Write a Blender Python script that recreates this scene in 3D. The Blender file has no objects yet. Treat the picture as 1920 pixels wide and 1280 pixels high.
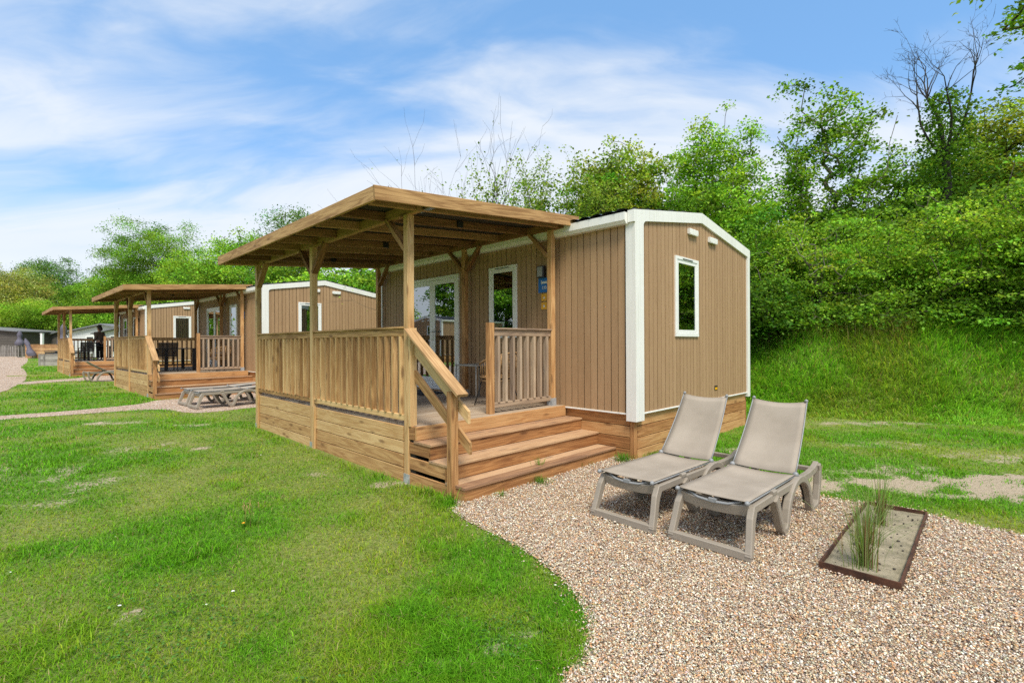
import bpy, bmesh, math, random
import numpy as np
from mathutils import Vector, Matrix, geometry as mgeo
random.seed(7)
RNG = np.random.default_rng(11)
SC = bpy.context.scene
COL = SC.collection
PI = math.pi
# ------------------------------------------------------------------ frame
F, V0, ROLL, YAW = 914.9, 643.3, 0.0044, 0.7836
CP, CQ, HC = -3.4973, -5.8085, 1.6          # camera in the plot's own frame (p along the row, q towards the bank)
cy_, sy_ = math.cos(YAW), math.sin(YAW)
def W(q, p):                                  # plot frame -> world xy
    dp, dq = p - CP, q - CQ
    return (-sy_ * dp + cy_ * dq, cy_ * dp + sy_ * dq)
def PQ(x, y):
    return (-sy_ * x + cy_ * y + CP, cy_ * x + sy_ * y + CQ)
def sstep(t):
    t = np.clip(t, 0, 1); return t * t * (3 - 2 * t)
# ------------------------------------------------------------------ value noise
_tab = np.random.default_rng(5).random((256, 256))
def vnoise(x, y):
    xi = np.floor(x).astype(int); yi = np.floor(y).astype(int)
    fx = x - xi; fy = y - yi
    fx = fx * fx * (3 - 2 * fx); fy = fy * fy * (3 - 2 * fy)
    a = _tab[xi & 255, yi & 255]; b = _tab[(xi + 1) & 255, yi & 255]
    c = _tab[xi & 255, (yi + 1) & 255]; d = _tab[(xi + 1) & 255, (yi + 1) & 255]
    return (a * (1 - fx) + b * fx) * (1 - fy) + (c * (1 - fx) + d * fx) * fy
def fbm(x, y, o=3):
    s = 0; a = 1; t = 0
    for _ in range(o):
        s = s + a * vnoise(x, y); t += a; a *= .5; x = x * 2.03 + 17.3; y = y * 2.03 + 9.1
    return s / t
def qfoot(p):
    return np.where(p < 0, 6.35 - .36 * p, 6.35)
def tz(x, y):
    x = np.asarray(x, float); y = np.asarray(y, float)
    p, q = PQ(x, y)
    z = .0056 * np.clip(p - 1.5, 0, 70)
    t = (q - qfoot(p)) / 3.0
    bank = sstep(t) * 1.95 + np.clip(q - qfoot(p) - 3, 0, 9) * .06
    z = z + bank + sstep(t * 2) * (fbm(x * .9, y * .9) - .5) * .35
    near = (fbm(x * .55 + 3, y * .55) - .5) * .03
    return z + near * sstep((np.hypot(x, y) - 1) / 3)
def tz1(x, y): return float(tz(np.array([x]), np.array([y]))[0])
def G(u, v, z=0.0):                           # where a sight line of the photograph meets level z
    fb = v - V0 + ROLL * (u - 960)
    Y = (HC - z) * F / fb
    return ((u - 960) / F * Y, Y)
# ------------------------------------------------------------------ object helpers
def empty(name, loc=(0, 0, 0), rz=0, label=None, cat=None, group=None):
    o = bpy.data.objects.new(name, None); COL.objects.link(o)
    o.location = loc; o.rotation_euler = (0, 0, rz)
    return tag(o, label, cat, group)
def tag(o, label=None, cat=None, group=None, kind=None):
    if label: o['label'] = label
    if cat: o['category'] = cat
    if group: o['group'] = group
    if kind: o['kind'] = kind
    return o
def children(o): return [c for c in bpy.data.objects if c.parent == o]
def copy_tree(o, parent=None):
    kids = children(o)
    c = o.copy(); COL.objects.link(c); c.parent = parent
    for k in kids: copy_tree(k, c)
    return c
def dup(o, loc, rz, label, group=None):
    c = copy_tree(o); c.location = loc; c.rotation_euler = (0, 0, rz); c['label'] = label
    if group: c['group'] = group
    return c

class MB:
    """collects solids; every vertex keeps board coordinates (gv), a per-board random number and a tone"""
    def __init__(s): s.v = []; s.f = []; s.gv = []; s.r = []; s.t = []; s.m = []; s.sm = []
    def add(s, vs, fs, gv=None, rnd=None, tone=0., mat=0, smooth=False):
        n = len(s.v); rnd = random.random() if rnd is None else rnd
        off = Vector((random.uniform(0, 40), random.uniform(0, 40), random.uniform(0, 40)))
        s.v += [tuple(a) for a in vs]
        gv = vs if gv is None else gv
        s.gv += [tuple(Vector(a) + off) for a in gv]
        s.r += [rnd] * len(vs); s.t += [tone] * len(vs)
        for f in fs: s.f.append([i + n for i in f]); s.m.append(mat); s.sm.append(smooth)
    def beam(s, p0, p1, w, h, up=(0, 0, 1), ch=.004, tone=0., mat=0, rnd=None):
        """bar from p0 to p1; w across, h along up; chamfered long edges"""
        p0 = Vector(p0); p1 = Vector(p1); d = p1 - p0; L = d.length; d = d / L
        up = Vector(up); sd = d.cross(up)
        if sd.length < 1e-6: sd = d.cross(Vector((1, 0, 0)))
        sd.normalize(); up = sd.cross(d).normalized()
        a, b = w / 2, h / 2; c = min(ch, a * .45, b * .45)
        sec = [(-a + c, -b), (a - c, -b), (a, -b + c), (a, b - c), (a - c, b), (-a + c, b), (-a, b - c), (-a, -b + c)]
        vs = []; gv = []
        for e, o in ((0, p0), (L, p1)):
            for x, y in sec: vs.append(o + sd * x + up * y); gv.append((e, x, y))
        fs = [[i, (i + 1) % 8, 8 + (i + 1) % 8, 8 + i] for i in range(8)]
        fs += [list(range(7, -1, -1)), list(range(8, 16))]
        s.add(vs, fs, gv, rnd, tone, mat)
    def box(s, lo, hi, grain=0, tone=0., mat=0, rnd=None, ch=.003):
        lo = Vector(lo); hi = Vector(hi); c = (lo + hi) / 2; d = hi - lo
        if grain == 0: s.beam((lo.x, c.y, c.z), (hi.x, c.y, c.z), d.y, d.z, (0, 0, 1), ch, tone, mat, rnd)
        elif grain == 1: s.beam((c.x, lo.y, c.z), (c.x, hi.y, c.z), d.x, d.z, (0, 0, 1), ch, tone, mat, rnd)
        else: s.beam((c.x, c.y, lo.z), (c.x, c.y, hi.z), d.x, d.y, (0, 1, 0), ch, tone, mat, rnd)
    def hexa(s, a, b, gv=None, tone=0., mat=0, rnd=None):
        """two quads a (4) and b (4) joined"""
        vs = list(a) + list(b)
        fs = [[3, 2, 1, 0], [4, 5, 6, 7]] + [[i, (i + 1) % 4, 4 + (i + 1) % 4, 4 + i] for i in range(4)]
        s.add(vs, fs, gv, rnd, tone, mat)
    def prism(s, poly, axis_vec, tone=0., mat=0, rnd=None, gv=None):
        n = len(poly); av = Vector(axis_vec)
        vs = [Vector(p) for p in poly] + [Vector(p) + av for p in poly]
        fs = [list(range(n - 1, -1, -1)), list(range(n, 2 * n))] + [[i, (i + 1) % n, n + (i + 1) % n, n + i] for i in range(n)]
        s.add(vs, fs, gv, rnd, tone, mat)
    def path(s, pts, side, w, h, closed=False, mat=0, smooth=False, ch=.2, tone=0.):
        """rectangular-section bar swept along a planar path; side is the constant sideways direction"""
        side = Vector(side).normalized(); pts = [Vector(p) for p in pts]; n = len(pts)
        vs = []
        hh = h if isinstance(h, (list, tuple)) else [h] * n
        for i, p in enumerate(pts):
            a = pts[(i - 1) % n] if closed or i > 0 else p
            b = pts[(i + 1) % n] if closed or i < n - 1 else p
            t1 = (p - a).normalized() if (p - a).length > 0 else (b - p).normalized()
            t2 = (b - p).normalized() if (b - p).length > 0 else t1
            t = (t1 + t2).normalized(); nn = t.cross(side).normalized()
            k = 1 / max(.4, t.dot(t2)); A = w / 2; B = hh[i] / 2 * k; c = min(A, B) * ch
            for x, y in ((-A + c, -B), (A - c, -B), (A, -B + c), (A, B - c), (A - c, B), (-A + c, B), (-A, B - c), (-A, -B + c)):
                vs.append(p + side * x + nn * y)
        fs = []
        for i in range(n if closed else n - 1):
            j = (i + 1) % n
            for k in range(8): fs.append([i * 8 + k, j * 8 + k, j * 8 + (k + 1) % 8, i * 8 + (k + 1) % 8])
        if not closed: fs += [list(range(8)), list(range(n * 8 - 1, n * 8 - 9, -1))]
        s.add(vs, fs, None, None, tone, mat, smooth)
    def tube(s, pts, r, n=8, mat=0, cap=True, tone=0., smooth=True, rnd=None):
        pts = [Vector(p) for p in pts]; m = len(pts); rr = r if isinstance(r, (list, tuple)) else [r] * m
        vs = []; gv = []; ref = Vector((0, 0, 1)); L = 0
        for i, p in enumerate(pts):
            t = (pts[min(i + 1, m - 1)] - pts[max(i - 1, 0)]).normalized()
            x = t.cross(ref)
            if x.length < .05: x = t.cross(Vector((1, 0, 0)))
            x.normalize(); y = t.cross(x); ref = -x.cross(t) if False else ref
            if i: L += (p - pts[i - 1]).length
            for k in range(n):
                a = 2 * PI * k / n; vs.append(p + (x * math.cos(a) + y * math.sin(a)) * rr[i]); gv.append((L, rr[i] * math.cos(a), rr[i] * math.sin(a)))
        fs = [[i * n + k, i * n + (k + 1) % n, (i + 1) * n + (k + 1) % n, (i + 1) * n + k] for i in range(m - 1) for k in range(n)]
        if cap: fs += [list(range(n - 1, -1, -1)), list(range((m - 1) * n, m * n))]
        s.add(vs, fs, gv, rnd, tone, mat, smooth)
    def ball(s, c, r, n=8, m=6, mat=0, sc=(1, 1, 1)):
        vs = []; c = Vector(c)
        for i in range(m + 1):
            th = PI * i / m
            for k in range(n):
                a = 2 * PI * k / n
                vs.append(c + Vector((math.sin(th) * math.cos(a) * r * sc[0], math.sin(th) * math.sin(a) * r * sc[1], math.cos(th) * r * sc[2])))
        fs = [[i * n + k, (i + 1) * n + k, (i + 1) * n + (k + 1) % n, i * n + (k + 1) % n] for i in range(m) for k in range(n)]
        s.add(vs, fs, None, None, 0, mat, True)
    def build(s, name, mats, parent=None):
        me = bpy.data.meshes.new(name); me.from_pydata(s.v, [], s.f)
        mats = mats if isinstance(mats, (list, tuple)) else [mats]
        for m in mats: me.materials.append(m)
        me.polygons.foreach_set('material_index', s.m); me.polygons.foreach_set('use_smooth', s.sm)
        a = me.attributes.new('gv', 'FLOAT_VECTOR', 'POINT'); a.data.foreach_set('vector', np.array(s.gv, 'f').ravel())
        a = me.attributes.new('rnd', 'FLOAT', 'POINT'); a.data.foreach_set('value', np.array(s.r, 'f'))
        a = me.attributes.new('tone', 'FLOAT', 'POINT'); a.data.foreach_set('value', np.array(s.t, 'f'))
        bm = bmesh.new(); bm.from_mesh(me); bmesh.ops.recalc_face_normals(bm, faces=bm.faces); bm.to_mesh(me); bm.free()
        me.update()
        o = bpy.data.objects.new(name, me); COL.objects.link(o)
        if parent: o.parent = parent
        return o

def np_mesh(name, V, T, mat, col=None, parent=None, smooth=False):
    """triangle mesh straight from numpy arrays"""
    me = bpy.data.meshes.new(name); nv, nt = len(V), len(T)
    me.vertices.add(nv); me.vertices.foreach_set('co', V.astype('f').ravel())
    me.loops.add(nt * 3); me.loops.foreach_set('vertex_index', T.astype('i').ravel())
    me.polygons.add(nt); me.polygons.foreach_set('loop_start', np.arange(0, nt * 3, 3, dtype='i'))
    try: me.polygons.foreach_set('loop_total', np.full(nt, 3, 'i'))
    except Exception: pass
    if smooth: me.polygons.foreach_set('use_smooth', np.ones(nt, bool))
    if col is not None:
        a = me.attributes.new('col', 'FLOAT_COLOR', 'POINT')
        c = np.ones((nv, 4), 'f'); c[:, :3] = col; a.data.foreach_set('color', c.ravel())
    me.materials.append(mat); me.update(calc_edges=True); me.validate()
    o = bpy.data.objects.new(name, me); COL.objects.link(o)
    if parent: o.parent = parent
    return o
# ------------------------------------------------------------------ materials
class NT:
    def __init__(s, name):
        s.m = bpy.data.materials.new(name); s.m.use_nodes = True; s.t = s.m.node_tree; s.t.nodes.clear()
        s.out = s.n('ShaderNodeOutputMaterial')
    def n(s, ty, **kw):
        nd = s.t.nodes.new(ty)
        for k, v in kw.items():
            if k.startswith('_'): setattr(nd, k[1:], v)
            else:
                key = int(k[1:]) if k[0] == 'i' and k[1:].isdigit() else k.replace('__', ' ')
                sock = nd.inputs[key]
                if isinstance(v, bpy.types.NodeSocket): s.t.links.new(v, sock)
                else: sock.default_value = v
        return nd
    def attr(s, name, out='Fac'): return s.n('ShaderNodeAttribute', _attribute_name=name).outputs[out]
    def mul(s, a, b, op='MULTIPLY'): return s.n('ShaderNodeMath', _operation=op, i0=a, i1=b).outputs[0]
    def ramp(s, fac, stops, interp='LINEAR'):
        r = s.n('ShaderNodeValToRGB', Fac=fac); cr = r.color_ramp; cr.interpolation = interp
        while len(cr.elements) > 1: cr.elements.remove(cr.elements[0])
        for i, (p, c) in enumerate(stops):
            e = cr.elements[0] if i == 0 else cr.elements.new(p)
            e.position = p; e.color = (*c, 1) if len(c) == 3 else c
        return r.outputs[0]
    def mix(s, fac, a, b, bt='MIX'):
        m = s.n('ShaderNodeMix', _data_type='RGBA', _blend_type=bt)
        for i, v in ((0, fac), (6, a), (7, b)):
            if isinstance(v, bpy.types.NodeSocket): s.t.links.new(v, m.inputs[i])
            else: m.inputs[i].default_value = (*v, 1) if isinstance(v, tuple) and len(v) == 3 else v
        return m.outputs[2]
    def noise(s, vec, scale, detail=3, rough=.5, dist=0): return s.n('ShaderNodeTexNoise', Vector=vec, Scale=scale, Detail=detail, Roughness=rough, Distortion=dist).outputs[0]
    def scl(s, vec, sc): return s.n('ShaderNodeMapping', Vector=vec, Scale=sc).outputs[0]
    def bsdf(s, **kw):
        b = s.n('ShaderNodeBsdfPrincipled', **kw); return b
    def done(s, sh):
        s.t.links.new(sh if isinstance(sh, bpy.types.NodeSocket) else sh.outputs[0], s.out.inputs[0]); return s.m
    def bump(s, h, strength=.3, dist=.005): return s.n('ShaderNodeBump', Height=h, Strength=strength, Distance=dist).outputs[0]

def m_wood(name, dark, mid, pale, rough=.75, rustic=1.):
    T = NT(name); gv = T.attr('gv', 'Vector'); r = T.attr('rnd'); tone = T.attr('tone')
    fine = T.noise(T.scl(gv, (2.5, 60, 60)), 1.5, 5, .6)
    rings = T.noise(T.scl(gv, (.55, 8, 8)), 1.3, 3, .5, .5)
    rg = T.mul(T.mul(rings, 46), 0, 'SINE'); rg = T.mul(T.mul(rg, .5), .5, 'ADD')
    mott = T.noise(T.scl(gv, (1.4, 5, 5)), 1., 3)
    f = T.mul(T.mul(fine, .45), T.mul(rg, .22), 'ADD'); f = T.mul(f, T.mul(mott, .5), 'ADD')
    f = T.mul(f, T.mul(T.mul(r, .5, 'SUBTRACT'), .50), 'ADD')
    c = T.ramp(f, [(.26, dark), (.55, mid), (.88, pale)])
    vor = T.n('ShaderNodeTexVoronoi', Vector=T.scl(gv, (2.6, 9.5, 9.5)), Scale=1.0, Randomness=1.0)
    kn = T.ramp(vor.outputs['Distance'], [(.0, (1, 1, 1)), (.13, (.85, .85, .85)), (.26, (0, 0, 0))])
    sel = T.ramp(T.n('ShaderNodeSeparateColor', Color=vor.outputs['Color']).outputs[0], [(.45, (0, 0, 0)), (.49, (1, 1, 1))])
    c = T.mix(T.mul(T.mul(kn, sel), .75 * rustic), c, (dark[0] * .42, dark[1] * .34, dark[2] * .3))
    streak = T.ramp(T.noise(T.scl(gv, (1.2, 22, 22)), 1., 4, .65), [(.56, (0, 0, 0)), (.74, (1, 1, 1))])
    c = T.mix(T.mul(streak, .35 * rustic), c, (dark[0] * .6, dark[1] * .55, dark[2] * .55))
    grey = T.mix(f, (.12, .105, .09), (.40, .355, .30))
    c = T.mix(tone, c, grey)
    h = T.mul(T.mul(fine, .6), T.mul(rg, .3), 'ADD')
    return T.done(T.bsdf(Base__Color=c, Roughness=rough, Normal=T.bump(h, .35, .003)))
M = {}
M['wood'] = m_wood('pine', (0.242, 0.106, 0.034), (0.454, 0.242, 0.094), (0.649, 0.407, 0.186))
M['wood_pale'] = m_wood('pine_bleached', (0.340, 0.167, 0.059), (0.525, 0.313, 0.128), (0.690, 0.468, 0.228))
M['wood_fascia'] = m_wood('pine_honey', (.26, .13, .043), (.475, .28, .115), (.65, .44, .215))
M['wood_rail'] = m_wood('pine_rail', (.28, .14, .045), (.525, .305, .118), (.70, .47, .22))
M['wood_roof'] = m_wood('pine_rafter', (0.140, 0.057, 0.017), (0.271, 0.132, 0.047), (0.394, 0.220, 0.090))  # stained rafter pine, darkened further to hold the shade under the porch roof
M['wood_step'] = m_wood('pine_step', (.20, .078, .022), (.38, .178, .060), (.53, .30, .125))
M['wood_deck'] = m_wood('pine_deck', (.20, .135, .085), (.34, .25, .17), (.46, .37, .275), .8, .4)
M['wood_grey'] = m_wood('weathered_timber', (.13, .12, .11), (.27, .25, .235), (.40, .38, .36), .85, .4)

def m_clad():
    T = NT('cladding'); gv = T.attr('gv', 'Vector'); r = T.attr('rnd')
    a = T.noise(T.scl(gv, (7, 60, 60)), 1., 4, .6); b = T.noise(T.scl(gv, (3., 12, 12)), 1., 3, .5)
    f = T.mul(T.mul(a, .5), T.mul(b, .45), 'ADD'); f = T.mul(f, T.mul(T.mul(r, .5, 'SUBTRACT'), .30), 'ADD')
    c = T.ramp(f, [(.18, (.312, .19, .098)), (.5, (.37, .234, .126)), (.82, (.42, .272, .151))])
    return T.done(T.bsdf(Base__Color=c, Roughness=.7, Normal=T.bump(a, .2, .002)))
M['clad'] = m_clad()
def m_plain(name, col, rough=.5, metal=0., var=.08, scale=6., bump=0.):
    T = NT(name); co = T.n('ShaderNodeTexCoord').outputs['Object']
    n = T.noise(co, scale, 4, .6)
    d = tuple(max(0, c * (1 - var * 2)) for c in col); l = tuple(c * (1 + var) for c in col)
    c = T.ramp(n, [(.3, d), (.7, l)])
    kw = dict(Base__Color=c, Roughness=rough, Metallic=metal)
    if bump: kw['Normal'] = T.bump(T.noise(co, scale * 20, 2), bump, .002)
    return T.done(T.bsdf(**kw))
def m_white():
    T = NT('white_metal'); co = T.n('ShaderNodeTexCoord').outputs['Object']
    n = T.noise(co, 1.5, 4); drip = T.noise(T.scl(co, (30, 30, .8)), 1, 3)  # unseen extra cloud behind the camera, added for its light
    c = T.mix(T.ramp(drip, [(.5, (0, 0, 0)), (.75, (.6, .6, .6))]), T.ramp(n, [(.3, (.74, .745, .72)), (.7, (.80, .80, .775))]), (.60, .585, .53))
    return T.done(T.bsdf(Base__Color=c, Roughness=.42))  # unseen overcast above the frame, added to strengthen the top light
M['white'] = m_white()
M['upvc'] = m_plain('white_upvc', (.80, .81, .80), .3, 0, .02)
M['black'] = m_plain('black_frame', (.016, .016, .018), .45, 0, .1)
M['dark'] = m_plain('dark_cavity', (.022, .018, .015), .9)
M['galv'] = m_plain('galvanised_steel', (.46, .49, .52), .45, .35, .15, 20)
M['steel'] = m_plain('brushed_steel', (.55, .56, .57), .3, .9, .05)
M['roof'] = m_plain('roof_sheet', (.045, .05, .055), .45, .2, .12, 4)
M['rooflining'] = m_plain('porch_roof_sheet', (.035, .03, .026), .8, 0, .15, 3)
M['plastic'] = m_plain('taupe_plastic', (.285, .248, .203), .48, 0, .05, 3, .06)
M['rod'] = m_plain('grey_rod', (.24, .25, .26), .45, .0, .05)
M['interior'] = m_plain('interior_wall', (.42, .40, .36), .7)
M['intfloor'] = m_plain('interior_floor', (.16, .11, .075), .5)
M['kitchen'] = m_plain('kitchen_front', (.45, .40, .31), .4)
M['rust'] = m_plain('corten_rust', (.085, .032, .015), .85, 0, .35, 9, .3)
M['rattan'] = m_plain('rattan', (.36, .215, .095), .6, 0, .2, 30)
M['grey_top'] = m_plain('grey_laminate', (.36, .355, .34), .4)
M['bark'] = m_plain('bark', (.105, .085, .062), .9, 0, .3, 5, .4)
M['bark_pale'] = m_plain('pale_bark', (.20, .175, .14), .9, 0, .3, 6, .3)
M['bark_dark'] = m_plain('dark_bark', (.05, .042, .034), .9, 0, .3, 6, .3)
M['mat'] = m_plain('coir_mat', (.02, .022, .027), .95, 0, .2, 60, .3)
M['blue'] = m_plain('blue_enamel', (.006, .14, .48), .35, 0, .03)
M['yellow'] = m_plain('amber_enamel', (.80, .40, .01), .35, 0, .03)
M['print_white'] = m_plain('white_print', (.78, .78, .76), .5, 0, .02)
M['print_red'] = m_plain('red_print', (.55, .09, .03), .5, 0, .02)
M['lens'] = m_plain('lamp_lens', (.30, .31, .31), .25, 0, .04)
M['parasol'] = m_plain('parasol_canvas', (.115, .11, .15), .85, 0, .2, 3)
M['chalet_white'] = m_plain('pale_clapboard', (.60, .62, .635), .6, 0, .05)
M['chalet_dark'] = m_plain('taupe_render', (.088, .078, .068), .8, 0, .1, 2)
M['chalet_roof'] = m_plain('grey_roof_felt', (.17, .18, .195), .8, 0, .12, 3)
M['curtain'] = m_plain('net_curtain', (.55, .56, .56), .8)
def m_glass():
    T = NT('window_glass')
    lw = T.n('ShaderNodeFresnel', IOR=2.2).outputs[0]
    fac = T.mul(T.mul(lw, 1.0), .22, 'ADD')
    g = T.n('ShaderNodeBsdfGlossy', Color=(.92, .96, .98, 1), Roughness=.0)
    t = T.n('ShaderNodeBsdfTransparent', Color=(.62, .66, .66, 1))
    return T.done(T.n('ShaderNodeMixShader', i0=fac, i1=t.outputs[0], i2=g.outputs[0]))
M['glass'] = m_glass()
def m_sling():
    T = NT('sling_fabric'); co = T.n('ShaderNodeTexCoord').outputs['Object']
    w1 = T.n('ShaderNodeTexWave', Vector=co, Scale=160., _bands_direction='X').outputs[0]
    w2 = T.n('ShaderNodeTexWave', Vector=co, Scale=160., _bands_direction='Y').outputs[0]
    n = T.noise(T.scl(co, (3, 3, 3)), 1.2, 4)
    f = T.mul(T.mul(T.mul(w1, w2), .3), n, 'ADD')
    c = T.ramp(f, [(.35, (.315, .27, .22)), (.8, (.415, .362, .303))])
    b = T.bsdf(Base__Color=c, Roughness=.75, Specular__IOR__Level=.3)
    tr = T.n('ShaderNodeBsdfTranslucent', Color=c)
    return T.done(T.n('ShaderNodeMixShader', i0=.15, i1=b.outputs[0], i2=tr.outputs[0]))
M['sling'] = m_sling()
def m_mesh_fabric():
    T = NT('black_mesh_fabric')
    b = T.bsdf(Base__Color=(.012, .012, .014, 1), Roughness=.8); t = T.n('ShaderNodeBsdfTransparent')
    return T.done(T.n('ShaderNodeMixShader', i0=.75, i1=t.outputs[0], i2=b.outputs[0]))
M['meshfab'] = m_mesh_fabric()
def m_leaf(name, trans=.35, rough=.5):
    T = NT(name); c = T.attr('col', 'Color')
    b = T.bsdf(Base__Color=c, Roughness=rough, Specular__IOR__Level=.12)
    t = T.n('ShaderNodeBsdfTranslucent', Color=T.mix(1., c, (1.25, 1.15, .55), 'MULTIPLY'))
    return T.done(T.n('ShaderNodeMixShader', i0=trans, i1=b.outputs[0], i2=t.outputs[0]))
M['leaf'] = m_leaf('leaf', .48); M['blade'] = m_leaf('grass_blade', .42, .6)
def m_pebble():
    T = NT('shell_pebble'); return T.done(T.bsdf(Base__Color=T.attr('col', 'Color'), Roughness=.6))
M['pebble'] = m_pebble()
def m_gravel():
    T = NT('gravel_bed'); co = T.n('ShaderNodeTexCoord').outputs['Object']
    co2 = T.scl(co, (1, 1, .2))
    v = T.n('ShaderNodeTexVoronoi', Vector=co2, Scale=62., Randomness=1.)
    h = T.n('ShaderNodeSeparateColor', Color=v.outputs['Color']).outputs[0]
    c = T.ramp(h, [(0, (.11, .075, .055)), (.18, (.30, .19, .12)), (.36, (.44, .29, .19)), (.52, (.52, .41, .32)), (.66, (.36, .27, .21)), (.8, (.62, .54, .46)), (.93, (.72, .68, .62)), (1, (.16, .15, .15))], 'CONSTANT')
    edge = T.ramp(v.outputs['Distance'], [(.25, (1, 1, 1)), (.75, (.35, .32, .3))])
    big = T.noise(co, .8, 3)
    c = T.mix(1., c, T.ramp(big, [(.3, (.9, .88, .86)), (.7, (1.06, 1.05, 1.04))]), 'MULTIPLY')
    hh = T.mul(v.outputs['Distance'], -1.)
    return T.done(T.bsdf(Base__Color=c, Roughness=.8, Normal=T.bump(hh, .8, .012)))
M['gravel'] = m_gravel()
def m_sand():
    T = NT('sand'); co = T.n('ShaderNodeTexCoord').outputs['Object']
    n = T.noise(co, 9, 6, .65); f = T.noise(co, 160, 3, .7); s = T.noise(co, 40, 2, .5)
    c = T.ramp(T.mul(T.mul(n, .6), T.mul(f, .4), 'ADD'), [(.36, (.15, .135, .085)), (.52, (.29, .25, .17)), (.68, (.43, .37, .27))])
    c = T.mix(T.ramp(s, [(.66, (0, 0, 0)), (.72, (1, 1, 1))]), c, (.05, .04, .03))
    return T.done(T.bsdf(Base__Color=c, Roughness=.95, Normal=T.bump(T.mul(n, f, 'ADD'), .6, .015)))
M['sand'] = m_sand()
def m_ground():
    T = NT('lawn_soil'); co = T.n('ShaderNodeTexCoord').outputs['Object']; bare = T.attr('bare'); lush = T.attr('lush')
    a = T.noise(co, 1.3, 4); b = T.noise(co, 26, 5, .65); f = T.noise(co, 120, 3, .7)
    g = T.ramp(T.mul(T.mul(b, .6), T.mul(f, .4), 'ADD'), [(.32, (.05, .10, .012)), (.5, (.12, .24, .02)), (.68, (.19, .33, .035))])
    g2 = T.ramp(b, [(.32, (.11, .15, .025)), (.5, (.22, .27, .05)), (.68, (.33, .35, .09))])
    g = T.mix(T.ramp(lush, [(.3, (1, 1, 1)), (.62, (0, 0, 0))]), g, g2)
    s = T.ramp(T.mul(T.mul(b, .5), T.mul(f, .5), 'ADD'), [(.3, (.27, .205, .13)), (.5, (.47, .385, .275)), (.7, (.60, .51, .39))])
    k = T.mul(T.mul(bare, 1.35), T.mul(T.mul(b, .5, 'SUBTRACT'), 2.2), 'ADD')
    c = T.mix(T.ramp(k, [(.35, (0, 0, 0)), (.75, (1, 1, 1))]), g, s)
    return T.done(T.bsdf(Base__Color=c, Roughness=.95, Normal=T.bump(T.mul(b, f, 'ADD'), .8, .03)))
M['ground'] = m_ground()
# ------------------------------------------------------------------ outlines on the ground (world xy)
def inpoly(x, y, poly):
    x = np.asarray(x); y = np.asarray(y); r = np.zeros(x.shape, bool); n = len(poly); j = n - 1
    for i in range(n):
        xi, yi = poly[i]; xj, yj = poly[j]
        c = ((yi > y) != (yj > y)) & (x < (xj - xi) * (y - yi) / (yj - yi + 1e-12) + xi)
        r ^= c; j = i
    return r
def smooth_poly(pts, k=2):
    for _ in range(k):
        o = []
        for i in range(len(pts)):
            a = pts[i]; b = pts[(i + 1) % len(pts)]
            o += [(a[0] * .75 + b[0] * .25, a[1] * .75 + b[1] * .25), (a[0] * .25 + b[0] * .75, a[1] * .25 + b[1] * .75)]
        pts = o
    return pts
P_MAIN = smooth_poly([W(-2.75, .30)] + [G(u, v) for u, v in ((842, 958), (888, 985), (955, 1018), (1028, 1066), (1084, 1120), (1104, 1180), (1094, 1235), (1040, 1285))]
    + [(.30, 1.9), (.9, .6), (3.0, .4), (6.5, 1.6)] + [G(u, v) for u, v in ((1990, 1020), (1920, 1003), (1830, 988), (1738, 963), (1640, 945), (1549, 938), (1450, 905), (1365, 882), (1280, 868))] + [W(.25, -.12), W(.0, .05), W(.3, .9), W(-2.6, .9)], 2)
P_STRIP = [G(u, v, .04) for u, v in ((-420, 815), (0, 781), (150, 770), (270, 759), (292, 752), (360, 748), (430, 741), (560, 728), (620, 735), (560, 757), (478, 763), (410, 772), (350, 777), (310, 767), (180, 775), (0, 788), (-420, 826))]
P_STRIP = smooth_poly(P_STRIP, 2)
P_ROAD = smooth_poly([G(u, v, .15) for u, v in ((-900, 672), (-200, 671), (44, 671.5), (52, 675), (52, 682), (38, 690), (48, 696), (52, 710), (30, 722), (0, 735), (-300, 775), (-900, 850))], 2)
P_STRIP2 = smooth_poly([G(u, v, .12) for u, v in ((36, 717), (90, 713), (140, 710.5), (170, 706), (260, 703), (260, 712), (200, 716), (150, 714.5), (90, 717), (36, 722))], 2)
GRAVELS = [P_MAIN, P_STRIP, P_ROAD, P_STRIP2]
BED_C, BED_A = (2.94, 3.907), math.radians(45.6); BED_L, BED_W = 1.82, .455
def bedpt(a, b):
    c, s = math.cos(BED_A), math.sin(BED_A)
    return (BED_C[0] + a * c + b * s, BED_C[1] + a * s - b * c)
P_BED = [bedpt(-BED_L / 2, -BED_W / 2), bedpt(BED_L / 2, -BED_W / 2), bedpt(BED_L / 2, BED_W / 2), bedpt(-BED_L / 2, BED_W / 2)]
# bare or sandy patches: (u, v) centre in plan, radii along/across, strength
BARE = []
def bare_at(u, v, rx, ry, k=1.):
    x, y = G(u, v); BARE.append((x, y, rx, ry, k))
for a in ((1780, 905, 1.8, .30, 1.2), (1900, 912, 1.2, .34, 1.1), (1660, 882, .7, .3, 0.5), (1500, 868, .5, .3, 0.45), (1420, 850, .5, .35, 0.6), (1880, 856, .8, .35, 0.45), (1690, 835, .9, .25, 0.4), (1620, 793, 1.3, .3, .5),
          (205, 797, .55, .22, 0.68), (360, 800, .35, .2, 0.54), (240, 845, .5, .35, .5), (40, 950, .45, .22, 0.5), (250, 1148, .13, .10, 0.75), (610, 890, .28, .14, 0.54), (370, 843, .22, .12, .7), (735, 905, .3, .16, 0.61),
          (1000, 1195, .10, .07, 0.54), (920, 1215, .10, .07, 0.54), (20, 890, .6, .35, .5), (830, 1250, .12, .08, 0.48), (150, 905, .6, .4, .45)): bare_at(*a)
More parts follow.
